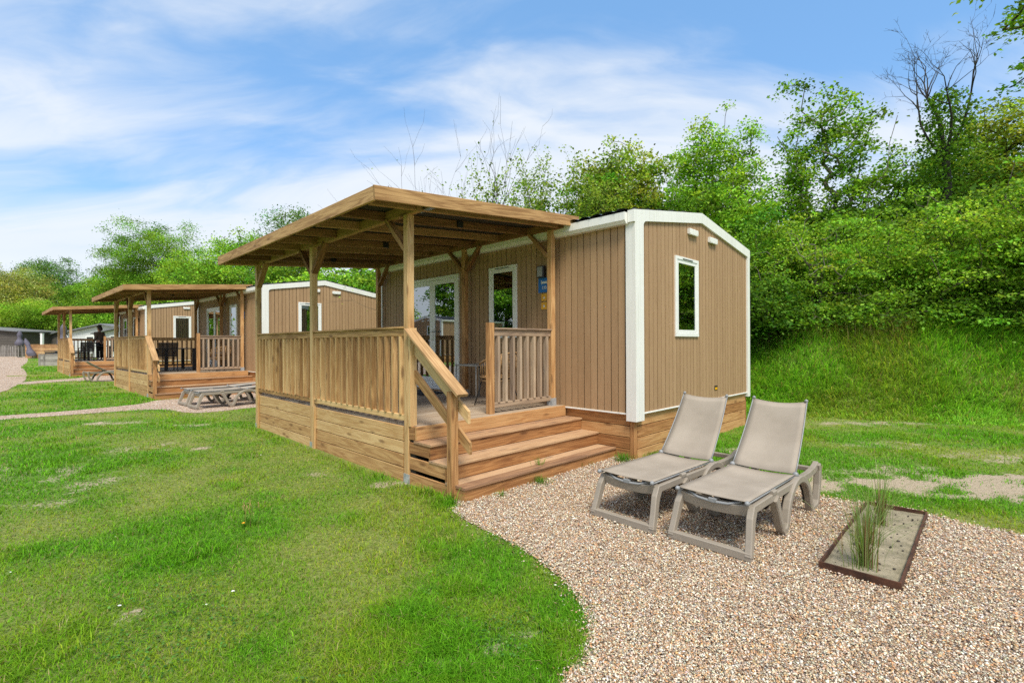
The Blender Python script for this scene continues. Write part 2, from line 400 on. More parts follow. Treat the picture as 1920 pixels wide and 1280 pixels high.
def barefn(x, y):
    b = np.zeros(np.shape(x))
    n = fbm(np.asarray(x) * 4, np.asarray(y) * 4, 3)
    for cx, cy, rx, ry, k in BARE:
        d = np.sqrt(((x - cx) / rx) ** 2 + ((y - cy) / ry) ** 2)
        b = np.maximum(b, k * np.clip((1.45 - d) * .75 - (n - .5) * 2.2, 0, 1))
    return np.clip(b, 0, 1)
def lushfn(x, y): return fbm(np.asarray(x) * .75 + 40, np.asarray(y) * .75 + 12, 3)
# ------------------------------------------------------------------ ground
def grow(a, step, end, k=1.17):
    o = []; s = step
    while (a < end if step > 0 else a > end): s *= k; a += s; o.append(a)
    return o
def make_ground():
    xs = np.array(sorted(grow(-7, -.075, -420) + list(np.arange(-7, 11.5, .075)) + grow(11.5, .075, 420)))
    ys = np.array(sorted(grow(1.5, -.08, -300) + list(np.arange(1.5, 15, .075)) + grow(15, .075, 500)))
    X, Y = np.meshgrid(xs, ys); Z = tz(X, Y)
    nx, ny = len(xs), len(ys)
    V = np.stack([X.ravel(), Y.ravel(), Z.ravel()], 1)
    idx = np.arange(nx * ny).reshape(ny, nx)
    a, b, c, d = idx[:-1, :-1].ravel(), idx[:-1, 1:].ravel(), idx[1:, 1:].ravel(), idx[1:, :-1].ravel()
    T = np.concatenate([np.stack([a, b, c], 1), np.stack([a, c, d], 1)])
    o = np_mesh('ground', V, T, M['ground'], smooth=True)
    at = o.data.attributes.new('bare', 'FLOAT', 'POINT'); at.data.foreach_set('value', barefn(X, Y).ravel().astype('f'))
    at = o.data.attributes.new('lush', 'FLOAT', 'POINT'); at.data.foreach_set('value', lushfn(X, Y).ravel().astype('f'))
    tag(o, 'green lawn and grassy bank under the holiday homes', 'ground', kind='structure')
make_ground()
def sheet(name, poly, mat, dz, label, cat, step=.25, kind='structure', parent=None):
    xs = [p[0] for p in poly]; ys = [p[1] for p in poly]
    pts = [Vector(p) for p in poly]; n = len(poly)
    gx, gy = np.meshgrid(np.arange(min(xs), max(xs), step), np.arange(min(ys), max(ys), step))
    k = inpoly(gx.ravel(), gy.ravel(), poly)
    for x, y in zip(gx.ravel()[k], gy.ravel()[k]): pts.append(Vector((x, y)))
    v, e, f, *_ = mgeo.delaunay_2d_cdt(pts, [(i, (i + 1) % n) for i in range(n)], [list(range(n))], 1, 1e-5)
    P = np.array([(a.x, a.y) for a in v]); z = tz(P[:, 0], P[:, 1]) + dz
    o = np_mesh(name, np.column_stack([P, z]), np.array([list(t) for t in f]), mat, smooth=True, parent=parent)
    return tag(o, label, cat, kind=kind)
sheet('gravel_terrace', P_MAIN, M['gravel'], .006, 'pinkish shell gravel terrace round the nearest sun loungers', 'gravel')
sheet('gravel_path', P_STRIP, M['gravel'], .006, 'narrow gravel path crossing the lawn to the second cabin', 'path', .4)
sheet('gravel_road', P_ROAD, M['gravel'], .010, 'wide pink gravel road along the left edge', 'road', 1.5)
sheet('gravel_path', P_STRIP2, M['gravel'], .008, 'thin gravel path towards the third cabin', 'path', .6)

# ------------------------------------------------------------------ mobile home
LEN, WID = 6.62, 4.06
def ztop(x): return 3.24 + .155 * (x if x < 2.0 else 4.06 - x) + .02
def planks(mb, axis, c0, th, a0, a1, z0, ztf, holes, pitch=.115, gap=.012, mat=0):
    n = max(1, round((a1 - a0) / pitch)); w = (a1 - a0) / n
    for i in range(n):
        gl, gr = (gap * .7, gap * .45) if i % 2 else (gap * .45, gap * .7); b0, b1 = a0 + i * w + gl, a0 + (i + 1) * w - gr
        cuts = sorted({b0, b1} | {e for h in holes for e in h[:2] if b0 < e < b1}); rnd = random.random()
        for s0, s1 in zip(cuts, cuts[1:]):
            m = (s0 + s1) / 2; segs = [(z0, None)]
            for h in holes:
                if h[0] < m < h[1]: segs = [(z0, h[2]), (h[3], None)]
            for lo, hi in segs:
                t0, t1 = (hi, hi) if hi is not None else (ztf(s0), ztf(s1))
                if axis == 'y':
                    A = [(c0, s0, lo), (c0, s1, lo), (c0, s1, t1), (c0, s0, t0)]; B = [(x + th, y, z) for x, y, z in A]
                    gv = [(z, y, x) for x, y, z in A + B]
                else:
                    A = [(s0, c0, lo), (s1, c0, lo), (s1, c0, t1), (s0, c0, t0)]; B = [(x, y + th, z) for x, y, z in A]
                    gv = [(z, x, y) for x, y, z in A + B]
                mb.hexa(A, B, gv, 0, mat, rnd)
def skirt_boards(mb, axis, c0, th, a0, a1, tops=(.148, .304, .462, .622)):
    lo = -.06
    for t in tops:
        if axis == 'y': mb.box((c0, a0, lo), (c0 + th, a1, t), 1)
        else: mb.box((a0, c0, lo), (a1, c0 + th, t), 0)
        lo = t + .009
def frame_rect(mb, axis, c0, c1, a0, a1, z0, z1, w, mat=0):
    """four bars round a hole; the bars butt end to end"""
    def bx(p0, p1, q0, q1, g):
        if axis == 'y': mb.box((c0, p0, q0), (c1, p1, q1), g, mat=mat)
        else: mb.box((p0, c0, q0), (p1, c1, q1), g, mat=mat)
    bx(a0, a1, z0, z0 + w, 1 if axis == 'y' else 0); bx(a0, a1, z1 - w, z1, 1 if axis == 'y' else 0)
    bx(a0, a0 + w, z0 + w, z1 - w, 2); bx(a1 - w, a1, z0 + w, z1 - w, 2)
def pane(name, axis, c, a0, a1, z0, z1, parent):
    mb = MB()
    if axis == 'y': mb.box((c, a0, z0), (c + .006, a1, z1), 2, ch=.0005)
    else: mb.box((a0, c, z0), (a1, c + .006, z1), 2, ch=.0005)
    return mb.build(name, M['glass'], parent)
def window(root, axis, a0, a1, z0, z1, curtain=False):
    f = MB(); frame_rect(f, axis, -.055, .06, a0, a1, z0, z1, .05)
    w = f.build('window', M['upvc'], root)
    s = MB(); frame_rect(s, axis, -.046, .03, a0 + .052, a1 - .052, z0 + .052, z1 - .052, .05); s.build('sash', M['upvc'], w)
    pane('pane', axis, -.036, a0 + .10, a1 - .10, z0 + .10, z1 - .10, w)
    v = MB(); cm = (a0 + a1) / 2
    if axis == 'y': v.box((-.060, cm - .17, z1 - .038), (-.0555, cm + .17, z1 - .024), 1)
    else: v.box((cm - .17, -.060, z1 - .038), (cm + .17, -.0555, z1 - .024), 0)
    v.build('vent_slot', M['black'], w)
    if curtain:
        c = MB(); n = 12
        for k in range(n):
            a = a1 - .12 - .2 * (k + 1) / n; b = a + .2 / n; d = .03 * (k % 2)
            c.add([(a, .10 + d, z0 + .06), (b, .10 + .03 - d, z0 + .06), (b, .10 + .03 - d, z1 - .1), (a, .10 + d, z1 - .1)], [[0, 1, 2, 3]])
        c.build('curtain', M['curtain'], w)
    return w
def make_home():
    root = empty('mobile_home')
    h_win = (2.17, 2.85, 1.69, 2.91); h_door = (3.69, 5.41, .70, 2.91); g_win = (1.10, 1.88, 1.69, 2.91)
    mb = MB(); planks(mb, 'y', -.03, .022, .0, LEN - .02, .645, lambda y: 3.27, [h_win, h_door]); planks(mb, 'y', -.006, .012, .0, LEN - .02, .645, lambda y: 3.27, [h_win, h_door], 1.2, 0, 1)
    mb.build('front_wall', [M['clad'], M['dark']], root)
    mb = MB(); planks(mb, 'x', -.03, .022, .0, WID - .02, .645, ztop, [g_win]); planks(mb, 'x', -.006, .012, .02, WID - .04, .645, lambda x: ztop(x) - .02, [g_win], .5, 0, 1)
    mb.build('gable_wall', [M['clad'], M['dark']], root)
    mb = MB(); planks(mb, 'x', LEN, .02, .0, WID, .645, ztop, [], .115)
    planks(mb, 'y', WID, .02, .0, LEN, .645, lambda y: 3.27, [], .115); mb.build('rear_wall', M['clad'], root)
    mb = MB(); mb.box((.02, .02, .60), (WID - .02, LEN - .02, .662), 1); mb.build('floor', M['intfloor'], root)
    mb = MB(); mb.box((3.3, .06, .67), (3.36, LEN - .1, 3.2), 1); mb.box((.1, 3.0, .67), (.9, 3.06, 3.2), 0); mb.build('inner_wall', M['interior'], root)
    # kitchen seen through the door
    mb = MB(); mb.box((1.75, 3.3, .67), (2.35, 5.6, .75), 1); mb.build('kitchen_plinth', M['dark'], root)
    k = MB(); k.box((1.77, 3.3, .75), (2.35, 5.6, 1.52), 1); ku = k.build('kitchen_unit', M['kitchen'], root)
    d = MB()
    for i in range(4):
        for j in range(3): d.box((1.752, 3.32 + i * .57, .77 + j * .25), (1.769, 3.86 + i * .57, 1.0 + j * .25), 1)
    d.build('drawer_fronts', M['kitchen'], ku)
    d = MB(); d.box((1.73, 3.28, 1.52), (2.36, 5.62, 1.56), 1); d.build('worktop', M['black'], ku)
    # skirting
    mb = MB(); skirt_boards(mb, 'y', 0, .02, .075, LEN); skirt_boards(mb, 'x', 0, .02, .075, WID - .05)
    mb.box((.0, .0, -.06), (.07, .024, .62), 2); mb.box((-.002, .026, -.06), (.022, .07, .62), 2); mb.box((WID - .05, -.004, -.06), (WID, .05, .62), 2)
    skirt_boards(mb, 'y', WID - .04, .02, .0, LEN); skirt_boards(mb, 'x', LEN - .02, .02, .0, WID)
    mb.box((.028, .028, -.05), (.03, LEN, .60), 1, mat=1); mb.box((.028, .03, -.05), (WID, .032, .60), 0, mat=1)
    mb.build('skirting', [M['wood_step'], M['dark']], root)
    mb = MB(); mb.box((-.046, .1, .624), (.0, LEN, .644), 1); mb.box((.16, -.046, .624), (4.02, .0, .644), 0); mb.build('base_trim', M['white'], root)
    # white corner and gable trim
    mb = MB(); y0, y1 = -.062, .0
    mb.box((-.058, -.064, .543), (.155, .092, 3.21), 2)
    mb.box((4.005, -.064, .56), (4.112, .06, 3.22), 2)
    oz = lambda x: 3.372 + .157 * (x + .09 if x < 2.0 else 4.1 - x)
    mb.prism([(-.09, y0, 3.212), (.155, y0, 3.212), (.155, y0, 3.205), (.175, y0, 3.24), (.215, y0, 3.262), (2.0, y0, 3.538), (2.0, y0, oz(1.999)), (-.09, y0, oz(-.09))], (0, .10, 0))
    mb.prism([(2.002, y0, 3.538), (3.99, y0, 3.236), (4.004, y0, 3.222), (4.13, y0, 3.222), (4.13, y0, oz(4.12)), (2.002, y0, oz(2.0))], (0, .10, 0))
    mb.build('corner_trim', M['white'], root)
    mb = MB(); mb.box((-.058, LEN - .16, .543), (.1, LEN + .02, 3.21), 2)
    mb.prism([(-.09, LEN - .02, 3.212), (.155, LEN - .02, 3.24), (2., LEN - .02, 3.54), (2., LEN - .02, oz(1.999)), (-.09, LEN - .02, oz(-.09))], (0, .08, 0))
    mb.prism([(2.002, LEN - .02, 3.54), (4., LEN - .02, 3.23), (4.12, LEN - .02, 3.21), (4.12, LEN - .02, oz(4.12)), (2.002, LEN - .02, oz(2.0))], (0, .08, 0))
    mb.build('corner_trim', M['white'], root)
    mb = MB(); mb.prism([(-.155, .042, 3.345), (-.155, .042, 3.24), (-.12, .042, 3.195), (-.03, .042, 3.195), (-.03, .042, 3.345)], (0, LEN - .09, 0)); mb.build('eave_gutter', M['white'], root)
    mb = MB(); mb.box((WID + .02, .045, 3.2), (WID + .13, LEN - .04, 3.34), 1); mb.build('eave_gutter', M['white'], root)
    # profiled roof sheet
    ny = 260; xs = [-.17, .15, .15, .5, .5, .85, .85, 1.2, 1.2, 1.6, 1.6, 2.0]; vs = []; fs = []
    prof = [(x, 3.345 + .157 * (x + .17) + (.022 if i % 2 == 0 and i else 0)) for i, x in enumerate(xs)]
    prof = prof + [(4.06 - x + .06, z) for x, z in reversed(prof)]
    for x, z in prof:
        for j in range(ny + 1):
            y = .045 + (LEN - .07) * j / ny; vs.append((x, y, z + .014 + .034 * abs(math.sin(PI * y / .2)) ** .7))
    m = ny + 1
    for i in range(len(prof) - 1):
        for j in range(ny): fs.append([i * m + j, i * m + j + 1, (i + 1) * m + j + 1, (i + 1) * m + j])
    mb = MB(); mb.add(vs, fs); mb.build('roof', M['roof'], root)
    window(root, 'y', *h_win); window(root, 'x', *g_win, curtain=True)
    # double door
    f = MB(); z0, z1 = .70, 2.91; frame_rect(f, 'y', -.06, .06, 3.69, 5.41, z0, z1, .06); d = f.build('door_frame', M['upvc'], root)
    for a0, a1 in ((3.752, 4.548), (4.552, 5.348)):
        s = MB(); frame_rect(s, 'y', -.045, .03, a0, a1, z0 + .062, z1 - .062, .085)
        s.box((-.04, a0 + .087, z0 + .149), (.03, a1 - .087, z0 + .235), 1)
        lf = s.build('door', M['upvc'], root)
        pane('pane', 'y', -.034, a0 + .083, a1 - .083, z0 + .233, z1 - .145, lf)
        if a0 < 4:
            hd = MB(); hd.box((-.055, 4.495, 1.66), (-.046, 4.535, 1.90), 2); hd.tube([(-.05, 4.515, 1.84), (-.10, 4.515, 1.84), (-.105, 4.49, 1.84), (-.105, 4.37, 1.84)], .011); hd.build('handle', M['steel'], lf)
    for x, z in ((1.68, 3.34), (2.43, 3.315)):
        mb = MB(); mb.box((x - .15, -.075, z - .04), (x + .15, -.031, z + .045), 0, ch=.015); mb.box((x - .13, -.082, z - .052), (x + .13, -.04, z - .041), 0); mb.build('vent_cover', M['white'], root)
    mb = MB(); mb.box((2.52, -.036, .78), (2.64, -.031, .86), 0, mat=0); mb.box((2.535, -.040, .79), (2.625, -.037, .83), 0, mat=1); mb.build('hook_up_plate', [M['black'], M['yellow']], root)
    return root
# ------------------------------------------------------------------ veranda
PX, PB = -2.755 + .09, 1.345                     # post centres
POSTS = (1.345, 3.98, 6.50); HPOSTS = (1.32, 3.37, 6.43); HX = -.165
DZ = .66; BZ0, BZ1 = 3.085, 3.205; HZ0, HZ1 = 3.30, 3.415; SLOPE = (HZ1 - BZ1) / (HX - PX)
def rz(x): return BZ1 + (x - PX) * SLOPE          # rafter underside (line over both beams)
def rail_panel(root, x0, y0, x1, y1, zt, zb, n, mat, tone=0., dark=False):
    """top rail with cap, bottom rail and n balusters between two points"""
    mb = MB(); d = Vector((x1 - x0, y1 - y0, 0)); L = d.length; d /= L; sd = Vector((-d.y, d.x, 0))
    a = Vector((x0, y0, 0)); b = Vector((x1, y1, 0)); Z = Vector((0, 0, 1))
    mb.beam(a + Z * (zt - .012), b + Z * (zt - .012), .095, .024, tone=tone); top = mb.build('railing', mat, root)
    m2 = MB(); m2.beam(a + Z * (zt - .068), b + Z * (zt - .068), .045, .085, tone=tone); m2.build('top_rail', mat, top)
    m2 = MB(); m2.beam(a + Z * (zb - .035), b + Z * (zb - .035), .045, .07, tone=tone); m2.build('bottom_rail', mat, top)
    for i in range(n):
        c = a + d * (L * (i + .62) / (n + .2))
        m3 = MB(); m3.beam(c + Z * (zb + .001), c + Z * (zt - .112), .07 if True else .04, .042, up=d, ch=.003, tone=tone + random.uniform(0, .08)); m3.build('baluster', mat, top)
    return top
def make_veranda():
    root = empty('covered_veranda')
    wp, wd = M['wood_pale'], M['wood']
    # deck boards run across
    mb = MB(); y = 1.185; k = 0
    while y < 6.56:
        mb.box((-2.655, y, DZ - .028), (-.035, min(y + .139, 6.6), DZ), 0); y += .144
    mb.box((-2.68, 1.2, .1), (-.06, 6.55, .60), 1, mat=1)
    mb.build('deck_floor', [M['wood_deck'], M['dark']], root)
    # side skirting
    mb = MB()
    for a, b in ((1.43, 3.90), (4.06, 6.42)): skirt_boards(mb, 'y', -2.700, .022, a, b, (.155, .31, .462, .64))
    for a in (3.86, 6.38): mb.box((-2.735, a - .035, -.06), (-2.702, a + .035, .655), 2)
    skirt_boards(mb, 'x', 6.57, .022, -2.66, -.05, (.155, .31, .462, .612))
    mb.build('skirting', wp, root)
    # posts, feet and braces
    def post(x, y, z0, z1, mat, foot=True):
        mb = MB(); mb.box((x - .045, y - .045, z0 + .03), (x + .045, y + .045, z1), 2, ch=.006); p = mb.build('post', mat, root)
        f = MB()
        for sx in (-1, 1): f.box((x + sx * .050 - .003, y - .048, z0 - .02), (x + sx * .050 + .003, y + .048, z0 + .115), 2, ch=.001)
        for sy in (-1, 1): f.box((x - .047, y + sy * .050 - .0025, z0 - .02), (x + .047, y + sy * .050 + .0025, z0 + .112), 2, ch=.001)
        f.build('post_foot', M['galv'], p); return p
    def brace(x, y, z, sgn, L=.40):
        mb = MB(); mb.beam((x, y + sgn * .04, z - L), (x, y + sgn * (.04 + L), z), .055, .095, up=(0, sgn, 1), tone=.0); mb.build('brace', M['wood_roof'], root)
    for i, y in enumerate(POSTS):
        post(PX, y, -.01, BZ0, M['wood_fascia'])
        if i < 2: brace(PX, y, BZ0 + .01, 1)
        if i > 0: brace(PX, y, BZ0 + .01, -1)
    for i, y in enumerate(HPOSTS):
        post(HX, y, DZ, HZ0, wd)
        if i < 2: brace(HX, y, HZ0 + .01, 1)
        if i > 0: brace(HX, y, HZ0 + .01, -1)
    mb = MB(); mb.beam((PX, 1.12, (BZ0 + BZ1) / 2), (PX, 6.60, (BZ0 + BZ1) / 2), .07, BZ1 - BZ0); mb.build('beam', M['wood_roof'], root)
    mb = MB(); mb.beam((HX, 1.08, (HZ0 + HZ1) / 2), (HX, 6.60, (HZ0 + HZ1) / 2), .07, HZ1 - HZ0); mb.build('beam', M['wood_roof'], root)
    # rafters, roof sheet, fascias
    XO, XI = -3.30, .02; Y0, Y1 = .95, 6.62
    n = 9
    for i in range(n):
        y = 1.16 + (6.40 - 1.16) * i / (n - 1)
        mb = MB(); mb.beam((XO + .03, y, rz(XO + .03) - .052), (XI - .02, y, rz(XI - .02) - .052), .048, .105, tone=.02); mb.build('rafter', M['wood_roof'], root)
        if i in (1, 4, 7):
            m2 = MB(); xq = -1.55; m2.box((xq - .05, y - .042, rz(xq) - .10), (xq + .05, y - .026, rz(xq) - .01), 0); m2.build('joist_bracket', M['black'], root)
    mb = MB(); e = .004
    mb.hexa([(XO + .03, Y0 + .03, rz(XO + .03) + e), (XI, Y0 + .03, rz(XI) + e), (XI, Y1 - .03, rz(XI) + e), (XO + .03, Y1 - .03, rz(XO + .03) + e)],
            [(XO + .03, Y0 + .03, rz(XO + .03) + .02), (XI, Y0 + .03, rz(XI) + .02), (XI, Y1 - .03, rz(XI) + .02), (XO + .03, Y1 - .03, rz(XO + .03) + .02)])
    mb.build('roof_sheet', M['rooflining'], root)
    fz = lambda x: rz(x) - .025; hh = .150
    for (a, b, g) in (((XO, Y0, 0), (XO, 4.55, 0), 0), ((XO, 4.555, 0), (XO, Y1, 0), 0)):
        mb = MB(); mb.beam((a[0] + .0, a[1] + (.031 if a[1] == Y0 else 0), fz(XO)), (b[0], b[1], fz(XO)), .032, hh); mb.build('fascia_board', M['wood_fascia'], root)
    mb = MB(); mb.beam((XO - .018, Y0 + .014, fz(XO - .018)), (XI + .03, Y0 + .014, fz(XI + .03)), .03, hh); mb.build('fascia_board', M['wood_fascia'], root)
    mb = MB(); mb.beam((XO + .02, Y1 - .014, fz(XO + .02)), (XI + .03, Y1 - .014, fz(XI + .03)), .03, hh); mb.build('fascia_board', M['wood_fascia'], root)
    for x, z in ((PX + .055, BZ0 + .065), (HX + .13, HZ0 + .06)):
        mb = MB(); mb.box((x - .005, .99, z - .035), (x + .07, 1.26, z - .029), 1); mb.box((x + .0, 1.02, z - .029), (x + .006, 1.26, z + .03), 1); mb.box((x + .064, 1.0, z - .029), (x + .07, 1.26, z + .025), 1)
        mb.box((x + .010, .995, z - .022), (x + .060, 1.05, z + .035), 1, mat=1, ch=.012)
        mb.build('blind_track', [M['steel'], M['black']], root)
    # railings
    zt, zb = 1.80, .772
    wr = M['wood_rail']; rail_panel(root, PX, 1.392, PX, 3.933, zt, zb, 15, wr); rail_panel(root, PX, 4.027, PX, 6.453, zt, zb, 14, wr)
    rail_panel(root, PX + .05, 6.50, HX - .05, 6.47, zt, zb, 15, wd)
    rail_panel(root, -1.375, 1.32, HX - .045, 1.32, 1.81, .805, 8, wd, tone=.62)
    mb = MB(); mb.box((-1.465, 1.275, DZ), (-1.378, 1.365, 1.875), 2, ch=.008); mb.build('newel_post', wd, root)
    # stair
    ws = M['wood_step']; zs = (.152, .330, .501); ps = (.306, .596, .886); x0, x1 = -2.70, -.004
    for i, (z, p) in enumerate(zip(zs, ps)):
        lo = -.06 if i == 0 else zs[i - 1] + .004; nxt = ps[i + 1] if i < 2 else 1.176
        r = MB(); r.box((x0, p, lo), (x1, p + .028, z - .027), 0); st = r.build('step', ws, root)
        t = MB(); t.box((x0 - .008, p - .018, z - .026), (x1, p + .142, z), 0, tone=.28); t.box((x0 - .008, p + .147, z - .026), (x1, nxt + .02, z - .001), 0, tone=.34); t.build('tread', ws, st)
        sd = MB(); sd.box((x0, p + .03, lo + (.014 if i else 0)), (x0 + .028, 1.29, z - .028), 1, tone=0.); sd.build('stringer_board', M['wood'], st)
    r = MB(); r.box((x0 + .002, 1.155, zs[2] + .004), (-.036, 1.183, DZ - .001), 0); r.build('deck_edge', ws, root)
    r = MB(); r.box((x0, 1.19, .505), (x0 + .028, 1.298, DZ - .004), 1); r.build('stringer_board', M['wood'], root)
    # stair handrail
    r = MB(); r.box((-2.748, .446, -.03), (-2.658, .536, 1.105), 2, ch=.008); nw = r.build('newel_post', wd, root)
    r = MB(); r.box((PX - .045, 1.255, .655), (PX + .045, 1.298, 1.78), 2); r.build('handrail_post', M['wood_fascia'], root)
    hz = lambda p: 1.155 + (p - .44) * .715
    r = MB(); a, b = .33, 1.285; r.beam((-2.70, a, hz(a)), (-2.70, b, hz(b)), .145, .034, up=(0, -.715, 1), ch=.005, tone=.12); r.build('handrail', M['wood_fascia'], root)
    for dz, e in ((-.205, .30), (-.50, .28)):
        r = MB(); y0, y1 = e, 1.253; hw = .062; xa, xb = -2.656, -2.622
        A = [(xa, y0, hz(y0) + dz - hw), (xa, y1, hz(y1) + dz - hw), (xa, y1, hz(y1) + dz + hw), (xa, y0, hz(y0) + dz + hw)]
        r.hexa(A, [(xb, y, z) for _, y, z in A], [(y, z - y * .7, 0) for _, y, z in A] + [(y, z - y * .7, .03) for _, y, z in A]); r.build('rail_board', M['wood_fascia'], root)
    return root
# ------------------------------------------------------------------ wall fittings
def make_wall_lamp():
    r = empty('wall_lamp'); mb = MB(); mb.box((-.11, -.07, -.09), (-.032, .07, .09), 2, ch=.01); mb.build('housing', M['black'], r)
    mb = MB(); mb.box((-.116, -.052, -.075), (-.1105, .052, .075), 2, ch=.003); mb.build('diffuser', M['lens'], r); return r
def txt(name, body, size, mat, parent, loc, ex=.0015):
    c = bpy.data.curves.new(name, 'FONT'); c.body = body; c.size = size; c.extrude = ex; c.align_x = 'CENTER'; c.align_y = 'CENTER'; c.materials.append(mat)
    o = bpy.data.objects.new(name, c); COL.objects.link(o); o.parent = parent
    me = bpy.data.meshes.new_from_object(o.evaluated_get(bpy.context.evaluated_depsgraph_get())); bpy.data.objects.remove(o)
    o = bpy.data.objects.new(name, me); COL.objects.link(o); o.parent = parent
    o.location = loc; o.rotation_euler = (PI / 2, 0, -PI / 2); return o     # reads from outside the front wall
def make_number_sign(num):
    r = empty('number_sign'); mb = MB(); mb.box((-.042, -.108, -.115), (-.032, .108, .115), 2, ch=.002); mb.build('plate', M['blue'], r)
    x = -.0445; mb = MB()                         # bed pictogram above the number
    mb.box((x, -.075, .025), (x + .003, .045, .045), 1); mb.box((x, .038, .012), (x + .003, .047, .075), 2); mb.box((x, -.08, .012), (x + .003, -.071, .058), 2)
    mb.box((x, .008, .049), (x + .003, .034, .064), 1); mb.box((x, -.068, .047), (x + .003, .002, .058), 1)
    mb.build('bed_symbol', M['print_white'], r)
    txt('number', num, .066, M['print_white'], r, (-.0435, -.015, -.045)); return r
def make_safety_sign(kind):
    r = empty('safety_sign'); mb = MB(); mb.box((-.040, -.055, -.055), (-.032, .055, .055), 2, ch=.002); mb.build('plate', M['yellow'], r)
    x = -.0425; mb = MB()
    if kind: mb.prism([(x, -0.0248, -0.0186), (x, 0.0124, -0.0186), (x, 0.0155, 0.0000), (x, -0.0031, 0.0093), (x, -0.0186, 0.0000)], (.0025, 0, 0)); mb.prism([(x, 0.0031, 0.0031), (x, 0.0223, -0.0031), (x, 0.0186, 0.0124), (x, 0.0062, 0.0161)], (.0025, 0, 0), mat=1)
    else: mb.prism([(x, -0.0186, -0.0217), (x, 0.0112, -0.0217), (x, 0.0136, 0.0062), (x, -0.0050, 0.0186), (x, -0.0211, 0.0050)], (.0025, 0, 0)); mb.prism([(x, 0.0074, 0.0000), (x, 0.0223, 0.0031), (x, 0.0186, 0.0186), (x, 0.0087, 0.0174)], (.0025, 0, 0), mat=1)
    mb.build('symbol', [M['print_white'], M['print_red']], r); return r
# ------------------------------------------------------------------ furniture
def make_rattan_chair():
    r = empty('rattan_chair'); sz = .43
    s = MB(); ring = [(.27 * math.cos(a), .25 * math.sin(a), sz) for a in np.linspace(0, 2 * PI, 25)]
    s.tube(ring, .014, 6); s.tube([(x * .96, y * .96, sz - .05) for x, y, z in ring], .010, 6)
    for k in range(9):
        x = -.22 + .055 * k; w = math.sqrt(max(.01, .065 - x * x)); s.tube([(x, -w, sz + .004), (x, w, sz + .004)], .012, 5); s.tube([(-w, x * .95, sz + .012), (w, x * .95, sz + .012)], .008, 5)
    s.build('seat', M['rattan'], r)
    b = MB(); top = []; 
    for t in np.linspace(-1, 1, 25):
        a = -PI / 2 + t * math.radians(125); z = .80 - .18 * abs(t) ** 1.6
        top.append((.31 * math.cos(a), .29 * math.sin(a) - .03, z))
    b.tube(top, .015, 6)
    for i in range(1, 24):
        x, y, z = top[i]; lx, ly = x * .86, (y + .03) * .86
        b.tube([(lx, ly, sz), ((x + lx) / 2 * 1.04, (y + ly) / 2 * 1.04, (z + sz) / 2), (x, y, z)], .006 if i % 4 else .014, 5)
    for f in (.35, .68):
        b.tube([(x * (.86 + .14 * f) * 1.02, (y + .03) * (.86 + .14 * f) * 1.02 - .03 * f, sz + (z - sz) * f) for x, y, z in top[3:22]], .006, 5)
    b.build('backrest', M['rattan'], r)
    for sx in (-1, 1):
        for sy in (-1, 1):
            l = MB(); l.tube([(sx * .17, sy * .15, sz - .03), (sx * .25, sy * .24, 0)], .0095, 6); l.build('leg', M['black'], r)
    l = MB(); l.tube([(.17, .15, sz - .03), (-.17, .15, sz - .03), (-.17, -.15, sz - .03), (.17, -.15, sz - .03), (.17, .15, sz - .03)], .008, 6); l.build('seat_frame', M['black'], r)
    return r
def make_side_table():
    r = empty('side_table'); mb = MB(); mb.box((-.27, -.27, .565), (.27, .27, .59), 0, ch=.006); mb.build('tabletop', M['grey_top'], r)
    for sx in (-1, 1):
        for sy in (-1, 1):
            l = MB(); l.tube([(sx * .255, sy * .255, .565), (sx * .255, sy * .255, 0)], .011, 6); l.build('leg', M['grey_top'], r)
    return r
def make_mesh_chair():
    r = empty('mesh_armchair')
    for sx in (-1, 1):
        l = MB(); l.path([(sx * .27, .25, 0), (sx * .27, .25, .64), (sx * .27, -.2, .66)], (1, 0, 0), .025, .03); l.build('arm_frame', M['black'], r)
        l = MB(); l.path([(sx * .25, -.30, 0), (sx * .25, -.22, .44), (sx * .25, -.33, .92)], (1, 0, 0), .025, .03); l.build('leg', M['black'], r)
    s = MB(); s.box((-.24, -.22, .42), (.24, .25, .435), 1); s.build('seat', M['meshfab'], r)
    b = MB(); b.hexa([(-.24, -.225, .47), (.24, -.225, .47), (.24, -.325, .90), (-.24, -.325, .90)], [(-.24, -.235, .47), (.24, -.235, .47), (.24, -.335, .90), (-.24, -.335, .90)]); b.build('backrest', M['meshfab'], r)
    b = MB(); b.box((-.26, -.345, .90), (.26, -.315, .93), 0); b.box((-.25, .235, .41), (.25, .262, .44), 0); b.build('cross_bar', M['black'], r)
    return r
def make_dining_table():
    r = empty('dining_table'); mb = MB(); mb.box((-.45, -.75, .715), (.45, .75, .745), 1, ch=.006); mb.build('tabletop', M['black'], r)
    for sx in (-1, 1):
        for sy in (-1, 1):
            l = MB(); l.box((sx * .40 - .045, sy * .69 - .045, 0), (sx * .40 + .045, sy * .69 + .045, .715), 2); l.build('leg', M['black'], r)
    return r
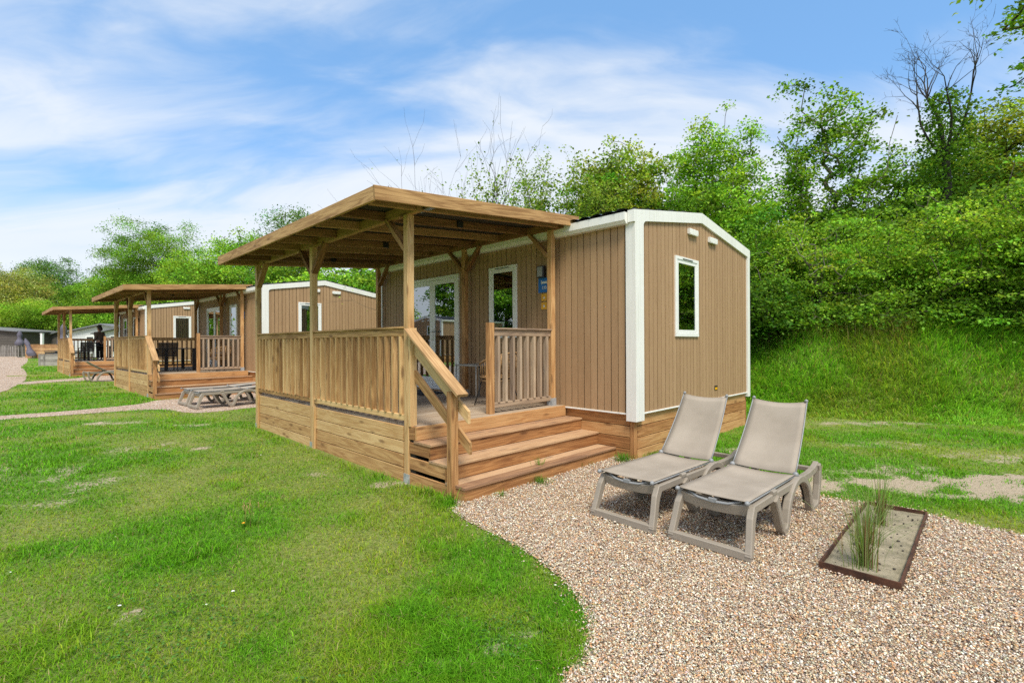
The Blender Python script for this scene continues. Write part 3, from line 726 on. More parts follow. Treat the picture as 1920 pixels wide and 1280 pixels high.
def make_lounger(back_deg):
    """x runs from the foot end to the head end, y across"""
    r = empty('sun_lounger'); pl = M['plastic']; S = (0, 1, 0)
    f = MB()                                        # moulded frame: two rails and cross bars
    for s in (-1, 1):
        y = s * .272
        f.path([(.135, y, .335), (.5, y, .338), (1.0, y, .338), (1.5, y, .338), (1.66, y, .352), (1.735, y, .372), (1.775, y, .40)], S, .048, [.06, .062, .062, .062, .066, .07, .05], ch=.25)
        f.box((.52, y - .03, .355), (.60, y + .03, .395), 0, ch=.012)
    f.path([(.14, -.27, .335), (.13, -.15, .318), (.125, 0, .312), (.13, .15, .318), (.14, .27, .335)], (1, 0, .25), .05, .085, ch=.2)
    f.path([(1.70, -.26, .352), (1.70, .26, .352)], (1, 0, 0), .055, .04, ch=.2); f.path([(.75, -.26, .318), (.75, .26, .318)], (1, 0, 0), .05, .035)
    f.build('frame', pl, r)
    g = MB()                                        # front leg: slanted trapezoid loop, wider at the foot
    for s in (-1, 1): g.path([(.155, s * .276, .345), (.10, s * .282, .27), (.055, s * .292, .14), (.012, s * .300, .028)], S, .05, [.075, .07, .06, .055], ch=.25)
    g.path([(.018, -.32, .032), (.018, .32, .032)], (1, 0, 0), .055, .062, ch=.22); g.box((-.005, .22, -.012), (.035, .31, .004), 1); g.box((-.005, -.31, -.012), (.035, -.22, .004), 1)
    g.build('leg', pl, r)
    for s in (-1, 1):                               # rear side leg: V foot running on into an arch
        y = s * .287; m = MB()
        arch = [(.565, y, .33), (.60, y, .27), (.66, y, .15), (.715, y, .05), (.745, y, .022), (.80, y, .022), (.835, y, .06)]
        for a in np.linspace(168, 12, 14): arch.append((1.165 + .325 * math.cos(math.radians(a)), y, .03 + .335 * math.sin(math.radians(a))))
        arch += [(1.50, y, .05), (1.515, y, .015)]
        m.path(arch, S, .062, [.075, .07, .06, .055, .05, .05, .06] + [.062] * 14 + [.058, .05], ch=.28)
        m.path([(1.755, y, .395), (1.775, y, .34), (1.755, y, .2), (1.70, y, .055), (1.655, y, .022), (1.56, y, .020), (1.505, y, .02)], S, .058, [.05, .06, .055, .05, .045, .045, .04], ch=.28)
        m.build('leg', pl, r)
        rb = MB(); rb.path([(x, y - s * .036, z - .012) for x, _, z in arch[7:21]], S, .012, .05); rb.build('rib', M['black'], r)
    st = MB(); st.path([(.62, -.25, .30), (.70, -.18, .2), (.78, -.1, .17), (.85, 0, .165), (.78, .1, .17), (.70, .18, .2), (.62, .25, .30)], (1, 0, 0), .04, .03); st.build('under_brace', M['black'], r)
    # seat sling, side rods and end caps
    hx, hz = 1.14, .405; n = 10
    def sling(pt, name, rows=12):
        vs = []; fs = []
        for i in range(rows + 1):
            for j in range(n + 1): vs.append(pt(i / rows, -1 + 2 * j / n))
        m = n + 1
        for i in range(rows):
            for j in range(n): fs.append([i * m + j, i * m + j + 1, (i + 1) * m + j + 1, (i + 1) * m + j])
        N = len(vs); e = .004
        vs2 = vs + [(x, y, z - e) for x, y, z in vs]; fs2 = fs + [[N + k for k in reversed(q)] for q in fs]
        for j in range(n): fs2 += [[j + 1, j, N + j, N + j + 1], [rows * m + j, rows * m + j + 1, N + rows * m + j + 1, N + rows * m + j]]
        for i in range(rows): fs2 += [[i * m, (i + 1) * m, N + (i + 1) * m, N + i * m], [(i + 1) * m + n, i * m + n, N + i * m + n, N + (i + 1) * m + n]]
        mb = MB(); mb.add(vs2, fs2, smooth=True); return mb.build(name, M['sling'], r)
    sling(lambda a, b: (.075 + (hx - .085) * a + .022 * (1 - b * b) * (1 - a), b * .275, .408 - .016 * (1 - b * b)), 'seat')
    th = math.radians(back_deg); L = .745; c, s_ = math.cos(th), math.sin(th)
    bow = .035 if back_deg > 20 else .0
    def bk(a, b):
        d = L * a; off = -bow * math.sin(PI * a) * .6 - .022 * (1 - b * b); wv = .268 - .03 * a
        k = -.018 * (1 - b * b) * max(0, a - .8) * 5
        return (hx + .015 + (d + k) * c - off * s_ * 1, b * wv, hz + .006 + (d + k) * s_ + off * c)
    sling(bk, 'backrest')
    rd = MB()
    for s in (-1, 1):
        rd.tube([(.065, s * .268, .390), (hx, s * .268, .390)], .008, 8); rd.ball((.06, s * .272, .398), .021, sc=(1.1, .9, .9)); rd.ball((hx + .012, s * .275, .404), .026)
        pts = [bk(t, s) for t in np.linspace(0, 1.01, 9)]; rd.tube([(x, y + s * .006, z) for x, y, z in pts], .0055, 8); rd.ball(pts[-1], .017)
    rd.tube([(.12, -.21, .385), (.10, -.12, .352), (.095, 0, .343), (.10, .12, .352), (.12, .21, .385)], .011, 8); rd.box((.085, -.03, .345), (.12, .03, .372), 1)
    rd.build('side_rod', M['rod'], r)
    return r
# ------------------------------------------------------------------ blades (grass in numpy)
def blades_np(x, y, z, h, w, az, bend, col):
    """one bent blade per root: five points, three triangles"""
    n = len(x); dx, dy = np.cos(az), np.sin(az); sx, sy = -dy, dx
    V = np.empty((n, 5, 3)); hw = w / 2
    V[:, 0] = np.stack([x - sx * hw, y - sy * hw, z], 1); V[:, 1] = np.stack([x + sx * hw, y + sy * hw, z], 1)
    mx, my, mz = x + dx * h * bend * .35, y + dy * h * bend * .35, z + h * .58
    V[:, 2] = np.stack([mx - sx * hw * .8, my - sy * hw * .8, mz], 1); V[:, 3] = np.stack([mx + sx * hw * .8, my + sy * hw * .8, mz], 1)
    V[:, 4] = np.stack([x + dx * h * bend, y + dy * h * bend, z + h * (1 - .28 * bend * bend)], 1)
    b = np.arange(n)[:, None] * 5
    T = np.concatenate([b + np.array([[0, 1, 3]]), b + np.array([[0, 3, 2]]), b + np.array([[2, 3, 4]])])
    return V.reshape(-1, 3), T, np.repeat(col, 5, 0)
def pick(pal, n, rng, jit=.18):
    pal = np.array(pal); c = pal[rng.integers(0, len(pal), n)]
    return np.clip(c * (1 + rng.normal(0, jit * 1.5, (n, 1))) * (1 + rng.normal(0, .06, (n, 3))), .004, 1)
P_PORCH = [W(-2.78, 1.2), W(-2.78, 6.6), W(4.0, 6.6), W(4.0, .02), W(.02, .02), W(.02, .3), W(-2.68, .3)]
def cabin_frame(pq, d):
    x, y = W(*pq[::-1]); a = YAW + d
    return x, y, a
def lawn():
    rng = np.random.default_rng(3); N = 1200000
    r = 1.35 * (70 / 1.35) ** rng.random(N); a = np.radians(rng.uniform(-58, 58, N))
    x, y = r * np.sin(a), r * np.cos(a)
    p, q = PQ(x, y)
    keep = (q < qfoot(p) + 1.0); jx = np.where(rng.random(N) < .10, .10, .03)
    for g in GRAVELS + [P_BED, P_PORCH]: keep &= ~inpoly(x + jx * rng.normal(0, 1, N), y + jx * rng.normal(0, 1, N), g)
    for o in FOOTPRINTS: keep &= ~inpoly(x, y, o)
    b = barefn(x, y); lu = lushfn(x, y)
    keep &= rng.random(N) > b * .97
    keep &= rng.random(N) < np.clip(.62 + (lu - .38) * 2., .5, 1)
    x, y, r, b, lu = x[keep], y[keep], r[keep], b[keep], lu[keep]; n = len(x)
    t = fbm(x * 3.1 + 9, y * 3.1, 2); clump = fbm(x * 1.6 + 60, y * 1.6 + 20, 2)
    h = (.018 + .030 * rng.random(n)) * (.62 + 1.0 * np.clip(lu - .25, 0, 1)) * (.7 + .65 * t) * np.where(clump > .62, 1.8, 1) * (1 - .4 * b)
    far = np.clip((r - 6) / 12, 0, 1); h = h * (1 + .5 * far) * (1 - .35 * b)
    # the mower misses what grows against the posts and skirting
    p, q = PQ(x, y); edge = np.clip(1 - np.abs(q + 2.85) / .22, 0, 1) * ((p > 0.3) & (p < 6.8)); h = h * (1 + 1.6 * edge * rng.random(n))
    w = (.0020 + .0020 * rng.random(n)) * np.clip(.60 + r * .22, 1, 10)
    lushc = pick([(0.107, 0.307, 0.010), (0.135, 0.366, 0.012), (0.089, 0.264, 0.009), (0.166, 0.407, 0.017)], n, rng)
    dryc = pick([(0.227, 0.356, 0.015), (0.275, 0.394, 0.020), (0.335, 0.394, 0.032), (0.176, 0.325, 0.013)], n, rng)
    m = np.clip(.12 + (lu - .33) * 3.0 + (t - .5) * 1.3, 0, 1)[:, None]
    c = dryc * (1 - m) + lushc * m
    st = rng.random(n) < (.05 + .10 * (1 - m[:, 0])); c[st] = pick([(.34, .28, .13), (.26, .20, .09), (.30, .29, .12)], int(st.sum()), rng)
    V, T, C = blades_np(x, y, tz(x, y) - .004, h, w, rng.uniform(0, 2 * PI, n), rng.uniform(.5, 1.5, n), c)
    o = np_mesh('lawn_grass', V, T, M['blade'], C); tag(o, 'short mown lawn grass with yellowish dry patches', 'grass', kind='stuff')
def clover():
    rng = np.random.default_rng(19); N = 26000; r = 1.7 * (9 / 1.7) ** rng.random(N); a = np.radians(rng.uniform(-55, 25, N)); x, y = r * np.sin(a), r * np.cos(a)
    k = (fbm(x * 1.9 + 80, y * 1.9, 3) > .585) & ~inpoly(x, y, P_MAIN) & ~inpoly(x, y, P_PORCH); x, y, r = x[k], y[k], r[k]
    V, T, C = leaves_np(np.column_stack([x, y, tz(x, y) + rng.uniform(.012, .035, len(x))]), .017, [(.06, .17, .03), (.085, .22, .04), (.11, .24, .045)], rng, .7)
    tag(np_mesh('clover', V, T, M['blade'], C), 'small broad leaved clover scattered in patches through the front lawn', 'clover', kind='stuff')
def bank_grass():
    rng = np.random.default_rng(4); N = 330000
    p = rng.uniform(-11, 4.5, N); t = rng.random(N); q = qfoot(p) - .6 + 5.2 * t
    x, y = W(q, p); ok = (y > 2) & (np.abs(x) < y * 1.25 + 1); x, y, p, q = x[ok], y[ok], p[ok], q[ok]; n = len(x)
    for g in GRAVELS: pass
    cl = fbm(x * 1.3, y * 1.3, 3); cl2 = fbm(x * .55 + 30, y * .55, 2); s = np.clip((q - qfoot(p) + .5) / 1.2, 0, 1)
    keep = rng.random(n) < (.2 + .5 * s) * (.45 + .6 * cl); x, y, p, q, cl, cl2, s = [k[keep] for k in (x, y, p, q, cl, cl2, s)]; n = len(x)
    h = (.08 + .30 * rng.random(n) * (.5 + cl)) * (.3 + .7 * s); w = .008 + .010 * rng.random(n)
    g1 = pick([(0.204, 0.480, 0.036), (0.255, 0.553, 0.050), (0.172, 0.414, 0.029), (0.318, 0.582, 0.068)], n, rng, .2); g2 = pick([(0.275, 0.442, 0.050), (0.338, 0.468, 0.072), (0.188, 0.364, 0.036)], n, rng, .2)
    m = np.clip((cl2 - .4) * 5, 0, 1)[:, None]; c = g1 * m + g2 * (1 - m)
    d = rng.random(n) < .07; c[d] = pick([(0.375, 0.312, 0.117), (0.300, 0.260, 0.090), (0.438, 0.390, 0.162)], int(d.sum()), rng)
    az = np.arctan2(-np.cos(YAW), 0) + rng.normal(0, 1.3, n) + (cl2 - .5) * 5
    V, T, C = blades_np(x, y, tz(x, y) - .01, h, w, az, rng.uniform(.6, 1.5, n), c)
    o = np_mesh('bank_grass', V, T, M['blade'], C); tag(o, 'long rough grass covering the sloping bank behind the cabin', 'grass', kind='stuff')
    # dead brown grass and seed heads along the top of the bank beside the cabin
    n = 1800; p = rng.uniform(-2.0, 1.2, n); q = qfoot(p) + 2.6 + rng.normal(0, .3, n); x, y = W(q, p)
    V, T, C = blades_np(x, y, tz(x, y), rng.uniform(.2, .6, n), rng.uniform(.005, .010, n), rng.uniform(0, 6.28, n), rng.uniform(.1, .7, n), pick([(0.375, 0.305, 0.126), (0.275, 0.221, 0.081), (0.213, 0.221, 0.054), (0.475, 0.403, 0.180)], n, rng))
    o = np_mesh('dry_grass', V, T, M['blade'], C); tag(o, 'pale brown dead grass stalks along the top of the bank', 'grass', kind='stuff')
def pebbles():
    rng = np.random.default_rng(8); N = 420000
    r = 1.9 * (9.5 / 1.9) ** rng.random(N); a = np.radians(rng.uniform(-20, 55, N)); x, y = r * np.sin(a), r * np.cos(a)
    jx = np.where(rng.random(N) < .12, .09, .02); k = inpoly(x + rng.normal(0, 1, N) * jx, y + rng.normal(0, 1, N) * jx, P_MAIN) & ~inpoly(x, y, P_BED) & ~inpoly(x, y, P_PORCH); x, y, r = x[k], y[k], r[k]; n = len(x)
    oct_ = np.array([(1, 0, 0), (-1, 0, 0), (0, 1, 0), (0, -1, 0), (0, 0, 1), (0, 0, -1)], float)
    tri = np.array([(0, 2, 4), (2, 1, 4), (1, 3, 4), (3, 0, 4), (2, 0, 5), (1, 2, 5), (3, 1, 5), (0, 3, 5)])
    s = (.0034 + .0066 * rng.random(n) ** 2.6) * np.clip(.72 + r * .09, .85, 1.5)
    V = oct_[None] * np.stack([s * rng.uniform(.9, 1.6, n), s * rng.uniform(.6, 1.1, n), s * rng.uniform(.25, .6, n)], 1)[:, None, :]
    V = V + rng.normal(0, 1, V.shape) * (s * .16)[:, None, None]
    # random turn and a modest tilt
    az = rng.uniform(0, 2 * PI, n); ti = rng.normal(0, .45, n); c, sn = np.cos(ti), np.sin(ti)
    X = V[..., 0] * c[:, None] + V[..., 2] * sn[:, None]; Z = -V[..., 0] * sn[:, None] + V[..., 2] * c[:, None]
    c, sn = np.cos(az), np.sin(az); Xr = X * c[:, None] - V[..., 1] * sn[:, None]; Yr = X * sn[:, None] + V[..., 1] * c[:, None]
    z0 = tz(x, y) + .008 + rng.random(n) * .010 + .016 * fbm(x * 2.6, y * 2.6, 2)
    V = np.stack([Xr + x[:, None], Yr + y[:, None], Z + z0[:, None]], 2)
    pal = [(0.758, 0.652, 0.521)] * 4 + [(0.929, 0.850, 0.724)] * 4 + [(0.611, 0.419, 0.266)] * 5 + [(0.513, 0.291, 0.154)] * 4 + [(0.367, 0.192, 0.090)] * 3 + [(0.611, 0.501, 0.383)] * 4 + [(0.233, 0.151, 0.101)] * 2 + [(0.465, 0.431, 0.393)] * 2 + [(0.146, 0.128, 0.117)] + [(0.673, 0.338, 0.127)] * 2
    col = pick(pal, n, rng, .08); col = (col * .82 + np.array([.49, .41, .315]) * .18) * np.array([.985, 1.01, .99])
    T = (np.arange(n)[:, None, None] * 6 + tri[None]).reshape(-1, 3)
    o = np_mesh('shell_gravel', V.reshape(-1, 3), T, M['pebble'], np.repeat(col, 6, 0)); tag(o, 'loose shell fragments and pebbles of the gravel terrace', 'gravel', kind='stuff')
def tuft(name, x, y, label, cat, n, hmin, hmax, spread, pal, wd=.006, bend=(.1, .7), group=None, seed=1, lean=None):
    rng = np.random.default_rng(seed); az = rng.uniform(0, 2 * PI, n); d = np.abs(rng.normal(0, spread, n))
    bx, by = np.cos(az) * d, np.sin(az) * d; az2 = az + rng.normal(0, .6, n)
    if lean is not None: az2 = np.where(rng.random(n) < .4, lean + rng.normal(0, .5, n), az2)
    V, T, C = blades_np(bx, by, np.zeros(n), rng.uniform(hmin, hmax, n), np.full(n, wd) * rng.uniform(.6, 1.2, n), az2, rng.uniform(*bend, n), pick(pal, n, rng))
    o = np_mesh(name, V, T, M['blade'], C); o.location = (x, y, tz1(x, y)); return tag(o, label, cat, group)
# ------------------------------------------------------------------ trees
PAL = {
 'fresh': [(0.207, 0.409, 0.038), (0.259, 0.488, 0.053), (0.159, 0.333, 0.030), (0.327, 0.557, 0.070)],
 'maple': [(0.145, 0.302, 0.029), (0.199, 0.386, 0.040), (0.251, 0.448, 0.053), (0.098, 0.224, 0.021)],
 'olive': [(0.237, 0.341, 0.042), (0.305, 0.402, 0.058), (0.176, 0.271, 0.033), (0.381, 0.441, 0.082)],
 'hawthorn': [(0.221, 0.426, 0.038), (0.298, 0.502, 0.053), (0.167, 0.333, 0.030), (0.381, 0.557, 0.077)],
 'dark': [(0.076, 0.178, 0.018), (0.106, 0.233, 0.026), (0.137, 0.285, 0.033), (0.054, 0.132, 0.016)],
 'beige': [(0.398, 0.441, 0.137), (0.316, 0.379, 0.090), (0.468, 0.512, 0.190), (0.233, 0.309, 0.058)],
 'blue': [(0.129, 0.264, 0.065), (0.176, 0.333, 0.082), (0.095, 0.201, 0.053)],
 'sparse': [(0.275, 0.409, 0.065), (0.199, 0.333, 0.044), (0.351, 0.457, 0.100), (0.153, 0.264, 0.035)],
}
def leaves_np(P, size, pal, rng, flat=.5, lit=None):
    n = len(P); s = size * rng.uniform(.6, 1.3, n)
    nz = rng.normal(0, 1, (n, 3)) * (1 - flat) ; nz[:, 2] = np.abs(nz[:, 2]) + flat * 1.4
    nz /= np.linalg.norm(nz, axis=1)[:, None]
    t = rng.normal(0, 1, (n, 3)); t -= nz * (t * nz).sum(1)[:, None]; t /= np.linalg.norm(t, axis=1)[:, None] + 1e-9
    b = np.cross(nz, t); fold = nz * (s * rng.uniform(.05, .22, n))[:, None]
    V = np.empty((n, 4, 3)); V[:, 0] = P - t * (s * .5)[:, None]; V[:, 2] = P + t * (s * .55)[:, None]
    V[:, 1] = P + b * (s * .36)[:, None] + fold; V[:, 3] = P - b * (s * .36)[:, None] + fold
    i = np.arange(n)[:, None] * 4
    T = np.concatenate([i + np.array([[0, 1, 2]]), i + np.array([[0, 2, 3]])])
    return V.reshape(-1, 3), T, np.repeat(pick(pal, n, rng, .2), 4, 0)
def tree(name, x, y, label, height, env, nclump, leaves, cr, ls, pal, bark='bark', group='trees behind the cabins', seed=1, tr=.16, cat='tree', twig=0., flat=.25, lean=(0, 0), base=None, multi=1, ivy=None, bare_frac=0., shell=.5, zs=.34, rough=.16):
    """env: ellipsoids (dx, dy, z, rx, ry, rz) about the foot; limbs grow from the trunk to leaf clumps inside them"""
    rng = np.random.default_rng(seed); zb = tz1(x, y) - .1 if base is None else base
    vol = np.array([e[3] * e[4] * e[5] for e in env]); pr = vol ** .8; pr = pr / pr.sum()
    k = rng.choice(len(env), nclump, p=pr); d = rng.normal(0, 1, (nclump, 3)); d /= np.linalg.norm(d, axis=1)[:, None]
    rad = shell + (1 - shell) * rng.random(nclump) ** .6; E = np.array(env, float)
    rad *= 1 + rough * np.clip(rng.normal(0, 1, nclump), -1.2, 2.2)
    CL = E[k, :3] + d * rad[:, None] * E[k, 3:]; CL = CL[CL[:, 2] > .15]
    nodes = []; par = []
    for m in range(multi):
        a = rng.uniform(0, 6.28); off = np.array([math.cos(a), math.sin(a), 0]) * (.0 if multi == 1 else .25 + .1 * m); pv = -1
        tx = lean[0] + (rng.normal(0, .14) * height if multi > 1 else 0); ty = lean[1] + (rng.normal(0, .10) * height if multi > 1 else 0)
        for i in range(9):
            f = i / 8; nodes.append(off * (1 if i == 0 else 1) + np.array([tx * f ** 1.3, ty * f ** 1.3, height * .86 * f]) + (rng.normal(0, .012 * height, 3) * np.array([1, 1, .2]) if i else 0))
            par.append(pv); pv = len(nodes) - 1
    ends = []
    ax = np.array([lean[0] * .5, lean[1] * .5, height * .45])
    order = np.argsort(np.linalg.norm((CL - ax) * np.array([1, 1, .5]), axis=1))
    for ci in order:
        c = CL[ci]; Nn = np.array(nodes); dv = c - Nn; dist = np.linalg.norm(dv, axis=1)
        cost = dist + np.where(dv[:, 2] < .05 * dist, 1.2 * (0.1 + np.abs(dv[:, 2])), 0) + np.where(Nn[:, 2] < .12 * height, 1.5, 0)
        j = int(np.argmin(cost)); a = Nn[j]; L = dist[j]; st = max(1, min(4, int(L / (.10 * height)) + 1)); pv = j
        for s in range(1, st + 1):
            f = s / st; pt = a + (c - a) * f + np.array([0, 0, .10 * L * math.sin(PI * f)]) + (rng.normal(0, .06 * L, 3) if s < st else 0)
            nodes.append(pt); par.append(pv); pv = len(nodes) - 1
        ends.append(pv)
    Nn = np.array(nodes); par = np.array(par); w = np.zeros(len(Nn)); w[ends] = 1
    for i in range(len(Nn) - 1, -1, -1):
        if par[i] >= 0: w[par[i]] += w[i]
    rd = np.maximum(tr * np.sqrt(w / max(1, w.max())), .006 + .0005 * height)
    # limbs: a six-sided frustum per segment
    seg = np.where(par >= 0)[0]; A = Nn[par[seg]]; B = Nn[seg]; ra = np.minimum(rd[par[seg]], rd[seg] * 1.7); rb = rd[seg]
    tw = []
    if twig > 0:                                   # fine bare twigs at the ends
        for e in ends:
            for _ in range(int(twig)):
                dd = rng.normal(0, 1, 3); dd[2] = abs(dd[2]) + .4; dd /= np.linalg.norm(dd); l = cr * rng.uniform(.7, 1.6); m = Nn[e] + dd * l * .5 + rng.normal(0, .04, 3)
                tw += [(Nn[e], m, .007, .005), (m, m + (dd + rng.normal(0, .3, 3)) * l * .5, .005, .003)]
                if rng.random() < .6: tw.append((m, m + (dd + rng.normal(0, .6, 3)) * l * .4, .004, .002))
        A = np.concatenate([A, [t[0] for t in tw]]); B = np.concatenate([B, [t[1] for t in tw]]); ra = np.concatenate([ra, [t[2] for t in tw]]); rb = np.concatenate([rb, [t[3] for t in tw]])
    D = B - A; D /= np.linalg.norm(D, axis=1)[:, None] + 1e-9; R = np.cross(D, np.array([.3, .2, 1.])); bad = np.linalg.norm(R, axis=1) < .05; R[bad] = np.cross(D[bad], np.array([1., 0, 0])); R /= np.linalg.norm(R, axis=1)[:, None]; U = np.cross(D, R)
    an = np.arange(6) * PI / 3; ring = lambda P, r: P[:, None] + (R[:, None] * np.cos(an)[None, :, None] + U[:, None] * np.sin(an)[None, :, None]) * r[:, None, None]
    V = np.concatenate([ring(A, ra), ring(B, rb)], 1); q = np.arange(6); q2 = (q + 1) % 6
    T = np.concatenate([np.stack([q, q2, q2 + 6], 1), np.stack([q, q2 + 6, q + 6], 1)]); T = (np.arange(len(A))[:, None, None] * 12 + T[None]).reshape(-1, 3)
    root = empty(name, (x, y, zb), 0, label, cat, group)
    np_mesh('trunk', V.reshape(-1, 3), T, M[bark], None, root, smooth=True)
    # crown
    EP = Nn[ends]; EP = EP[rng.random(len(EP)) >= bare_frac] if bare_frac else EP
    if leaves > 0 and len(EP):
        cs = rng.uniform(.55, 1.35, len(EP)); cnt = np.maximum(3, (leaves * cs ** 2 * rng.uniform(.6, 1.3, len(EP))).astype(int)); idx = np.repeat(np.arange(len(EP)), cnt)
        P = EP[idx] + rng.normal(0, 1, (len(idx), 3)) * np.array([1, 1, zs]) * (cr * cs[idx])[:, None] * .6
        P[:, 2] -= .20 * cr * ((P[:, 0] - EP[idx, 0]) ** 2 + (P[:, 1] - EP[idx, 1]) ** 2) / (cr * cr)
        V, T, C = leaves_np(P, ls, PAL[pal], rng, flat)
        tint = np.clip(rng.normal(1, .24, len(EP)), .45, 1.7); hue = rng.normal(0, .08, len(EP)); C = C * np.repeat(tint[idx], 4)[:, None]; C[:, 0] *= 1 + np.repeat(hue[idx], 4) * 1.5
        np_mesh('crown', V, T, M['leaf'], np.clip(C, .003, 1), root)
    if ivy:                                       # ivy climbing the trunk
        z0, z1, rr, cnt = ivy; f = rng.random(cnt); z = z0 + (z1 - z0) * f; tp = np.array([np.interp(z, Nn[:9, 2], Nn[:9, i]) for i in range(2)]).T
        a = rng.uniform(0, 6.28, cnt); rad = rr * (.35 + .65 * rng.random(cnt) ** .5) * (1.25 - .85 * f) * (.75 + .5 * vnoise(z * 1.6, a * 1.2))
        P = np.column_stack([tp[:, 0] + np.cos(a) * rad, tp[:, 1] + np.sin(a) * rad, z]); V, T, C = leaves_np(P, .095, PAL['dark'], rng, .3)
        np_mesh('ivy', V, T, M['leaf'], C, root)
    return root
def at(u, Y): return ((u - 960) / F * Y, Y)
def zat(v, Y): return HC + (V0 - v) * Y / F
# ================================================================== assembly
FOOTPRINTS = []
def place(q, p, d=0.):
    """where a cabin whose near outer post stands at (q, p) in plan has its own corner"""
    px, py = W(q, p); a = YAW + d; c, s = math.cos(a), math.sin(a); lx, ly = -2.71, 1.30
    return (px - (c * lx - s * ly), py - (s * lx + c * ly)), a
CABS = [(W(0, 0), YAW)] + [place(-3.30, 14.04, .045), place(-4.35, 27.43, .045)]
def loc(ci, x, y, z=0.):
    (ox, oy), a = CABS[ci]; c, s = math.cos(a), math.sin(a)
    return (ox + c * x - s * y, oy + s * x + c * y, BASE[ci] + z)
BASE = [0.0]
for (ox, oy), a in CABS[1:]:
    c, s = math.cos(a), math.sin(a); BASE.append(tz1(ox - c * 1.5 - s * 2.5, oy - s * 1.5 + c * 2.5))
for (ox, oy), a in CABS[1:]:
    c, s = math.cos(a), math.sin(a)
    FOOTPRINTS.append([(ox + c * x - s * y, oy + s * x + c * y) for x, y in ((-2.76, .46), (-2.76, 6.6), (4.0, 6.6), (4, 0), (0, 0), (0, .3), (-2.72, .3))])
home = make_home(); ver = make_veranda()
HL = ('tan clad mobile home with white corner trim nearest the gravel terrace', 'tan mobile home in the middle of the row, behind the flat loungers', 'farthest tan mobile home in the row, mostly hidden by its veranda')
VL = ('nearest wooden veranda with wide steps beside the grey loungers', 'wooden veranda of the middle cabin with black table and chairs', 'farthest wooden veranda with the person standing on its deck')
def setup(o, i, labs, cat, grp):
    (x, y), a = CABS[i]; o.location = (x, y, BASE[i]); o.rotation_euler = (0, 0, a); tag(o, labs[i], cat, grp)
for i in range(3):
    setup(home if i == 0 else copy_tree(home), i, HL, 'mobile home', 'tan mobile homes in a row')
    setup(ver if i == 0 else copy_tree(ver), i, VL, 'veranda', 'wooden verandas in front of the cabins')
opp = dup(home, (*W(-17, 27), .1), YAW + PI / 2, 'mobile home across the lane, seen only mirrored in the door glass', 'tan mobile homes in a row')
lamp = make_wall_lamp(); s1 = make_number_sign('133')
for i, lb in enumerate(('black wall lamp above the blue number sign of the nearest cabin', 'black wall lamp on the front of the middle cabin', 'small black wall lamp on the front of the farthest cabin')):
    o = lamp if i == 0 else copy_tree(lamp); o.location = loc(i, 0, 1.60, 2.715); o.rotation_euler = (0, 0, CABS[i][1]); tag(o, lb, 'wall lamp', 'wall lamps on the cabin fronts')
SLB = [('blue enamel sign with bed symbol and 133 on the nearest cabin', 'blue sign on the middle cabin wall beside its post')]
s1.location = loc(0, 0, 1.585, 2.51); s1.rotation_euler = (0, 0, CABS[0][1]); tag(s1, SLB[0][0], 'sign', 'blue cabin signs')
s2 = copy_tree(s1); s2.location = loc(1, 0, 1.585, 2.51); s2.rotation_euler = (0, 0, CABS[1][1]); s2['label'] = SLB[0][1]
for kind, z, lb in ((1, 2.318, 'upper small amber safety sign under the blue number sign'), (0, 2.185, 'lower small amber safety sign under the blue number sign')):
    o = make_safety_sign(kind); o.location = loc(0, 0, 1.578, z); o.rotation_euler = (0, 0, CABS[0][1]); tag(o, lb, 'sign', 'amber safety signs')
o = make_safety_sign(1); o.location = loc(1, 0, 1.578, 2.27); o.rotation_euler = (0, 0, CABS[1][1]); tag(o, 'small amber sign below the blue sign of the middle cabin', 'sign', 'amber safety signs')
# deck furniture
ch = make_rattan_chair(); ch.location = loc(0, -.68, 1.98, DZ); ch.rotation_euler = (0, 0, YAW + .15); tag(ch, 'rattan armchair with thin black legs behind the grey slatted railing', 'chair', 'rattan armchairs on the decks')
st = make_side_table(); st.location = loc(0, -.38, 2.78, DZ); st.rotation_euler = (0, 0, YAW); tag(st, 'small grey side table with thin legs beside the rattan armchair', 'table', 'side tables on the decks')
mb = MB(); mb.box((-.40, -.27, 0), (.40, .27, .015), 0, ch=.004); o = mb.build('doormat', M['mat']); o.location = loc(0, -.46, 4.35, DZ + .001); o.rotation_euler = (0, 0, YAW + PI / 2); tag(o, 'dark doormat in front of the glazed double door', 'doormat')
dt = make_dining_table(); dt.location = loc(1, -1.45, 3.9, DZ); dt.rotation_euler = (0, 0, CABS[1][1]); tag(dt, 'black dining table on the deck of the middle cabin', 'table', 'black dining tables')
mc = make_mesh_chair(); mc.location = loc(1, -1.95, 2.75, DZ); mc.rotation_euler = (0, 0, CABS[1][1]); tag(mc, 'black mesh armchair facing the table on the middle deck', 'chair', 'black mesh armchairs')
o = dup(mc, loc(1, -2.15, 4.3, DZ), CABS[1][1] - PI / 2, 'black mesh armchair beyond the table of the middle deck, by the railing')
o = dup(ch, loc(1, -.60, 2.0, DZ), CABS[1][1] + .2, 'rattan armchair behind the slatted railing of the middle cabin')
o = dup(st, loc(1, -.42, 2.9, DZ), CABS[1][1], 'small side table beside the rattan chair on the middle deck')
dt3 = dup(dt, loc(2, -1.5, 3.2, DZ), CABS[2][1], 'black dining table on the farthest deck behind the railing')
dup(mc, loc(2, -2.0, 2.2, DZ), CABS[2][1], 'black mesh armchair at the near end of the farthest deck'); dup(mc, loc(2, -.8, 2.9, DZ), CABS[2][1] + PI / 2, 'black mesh armchair on the wall side of the farthest deck')
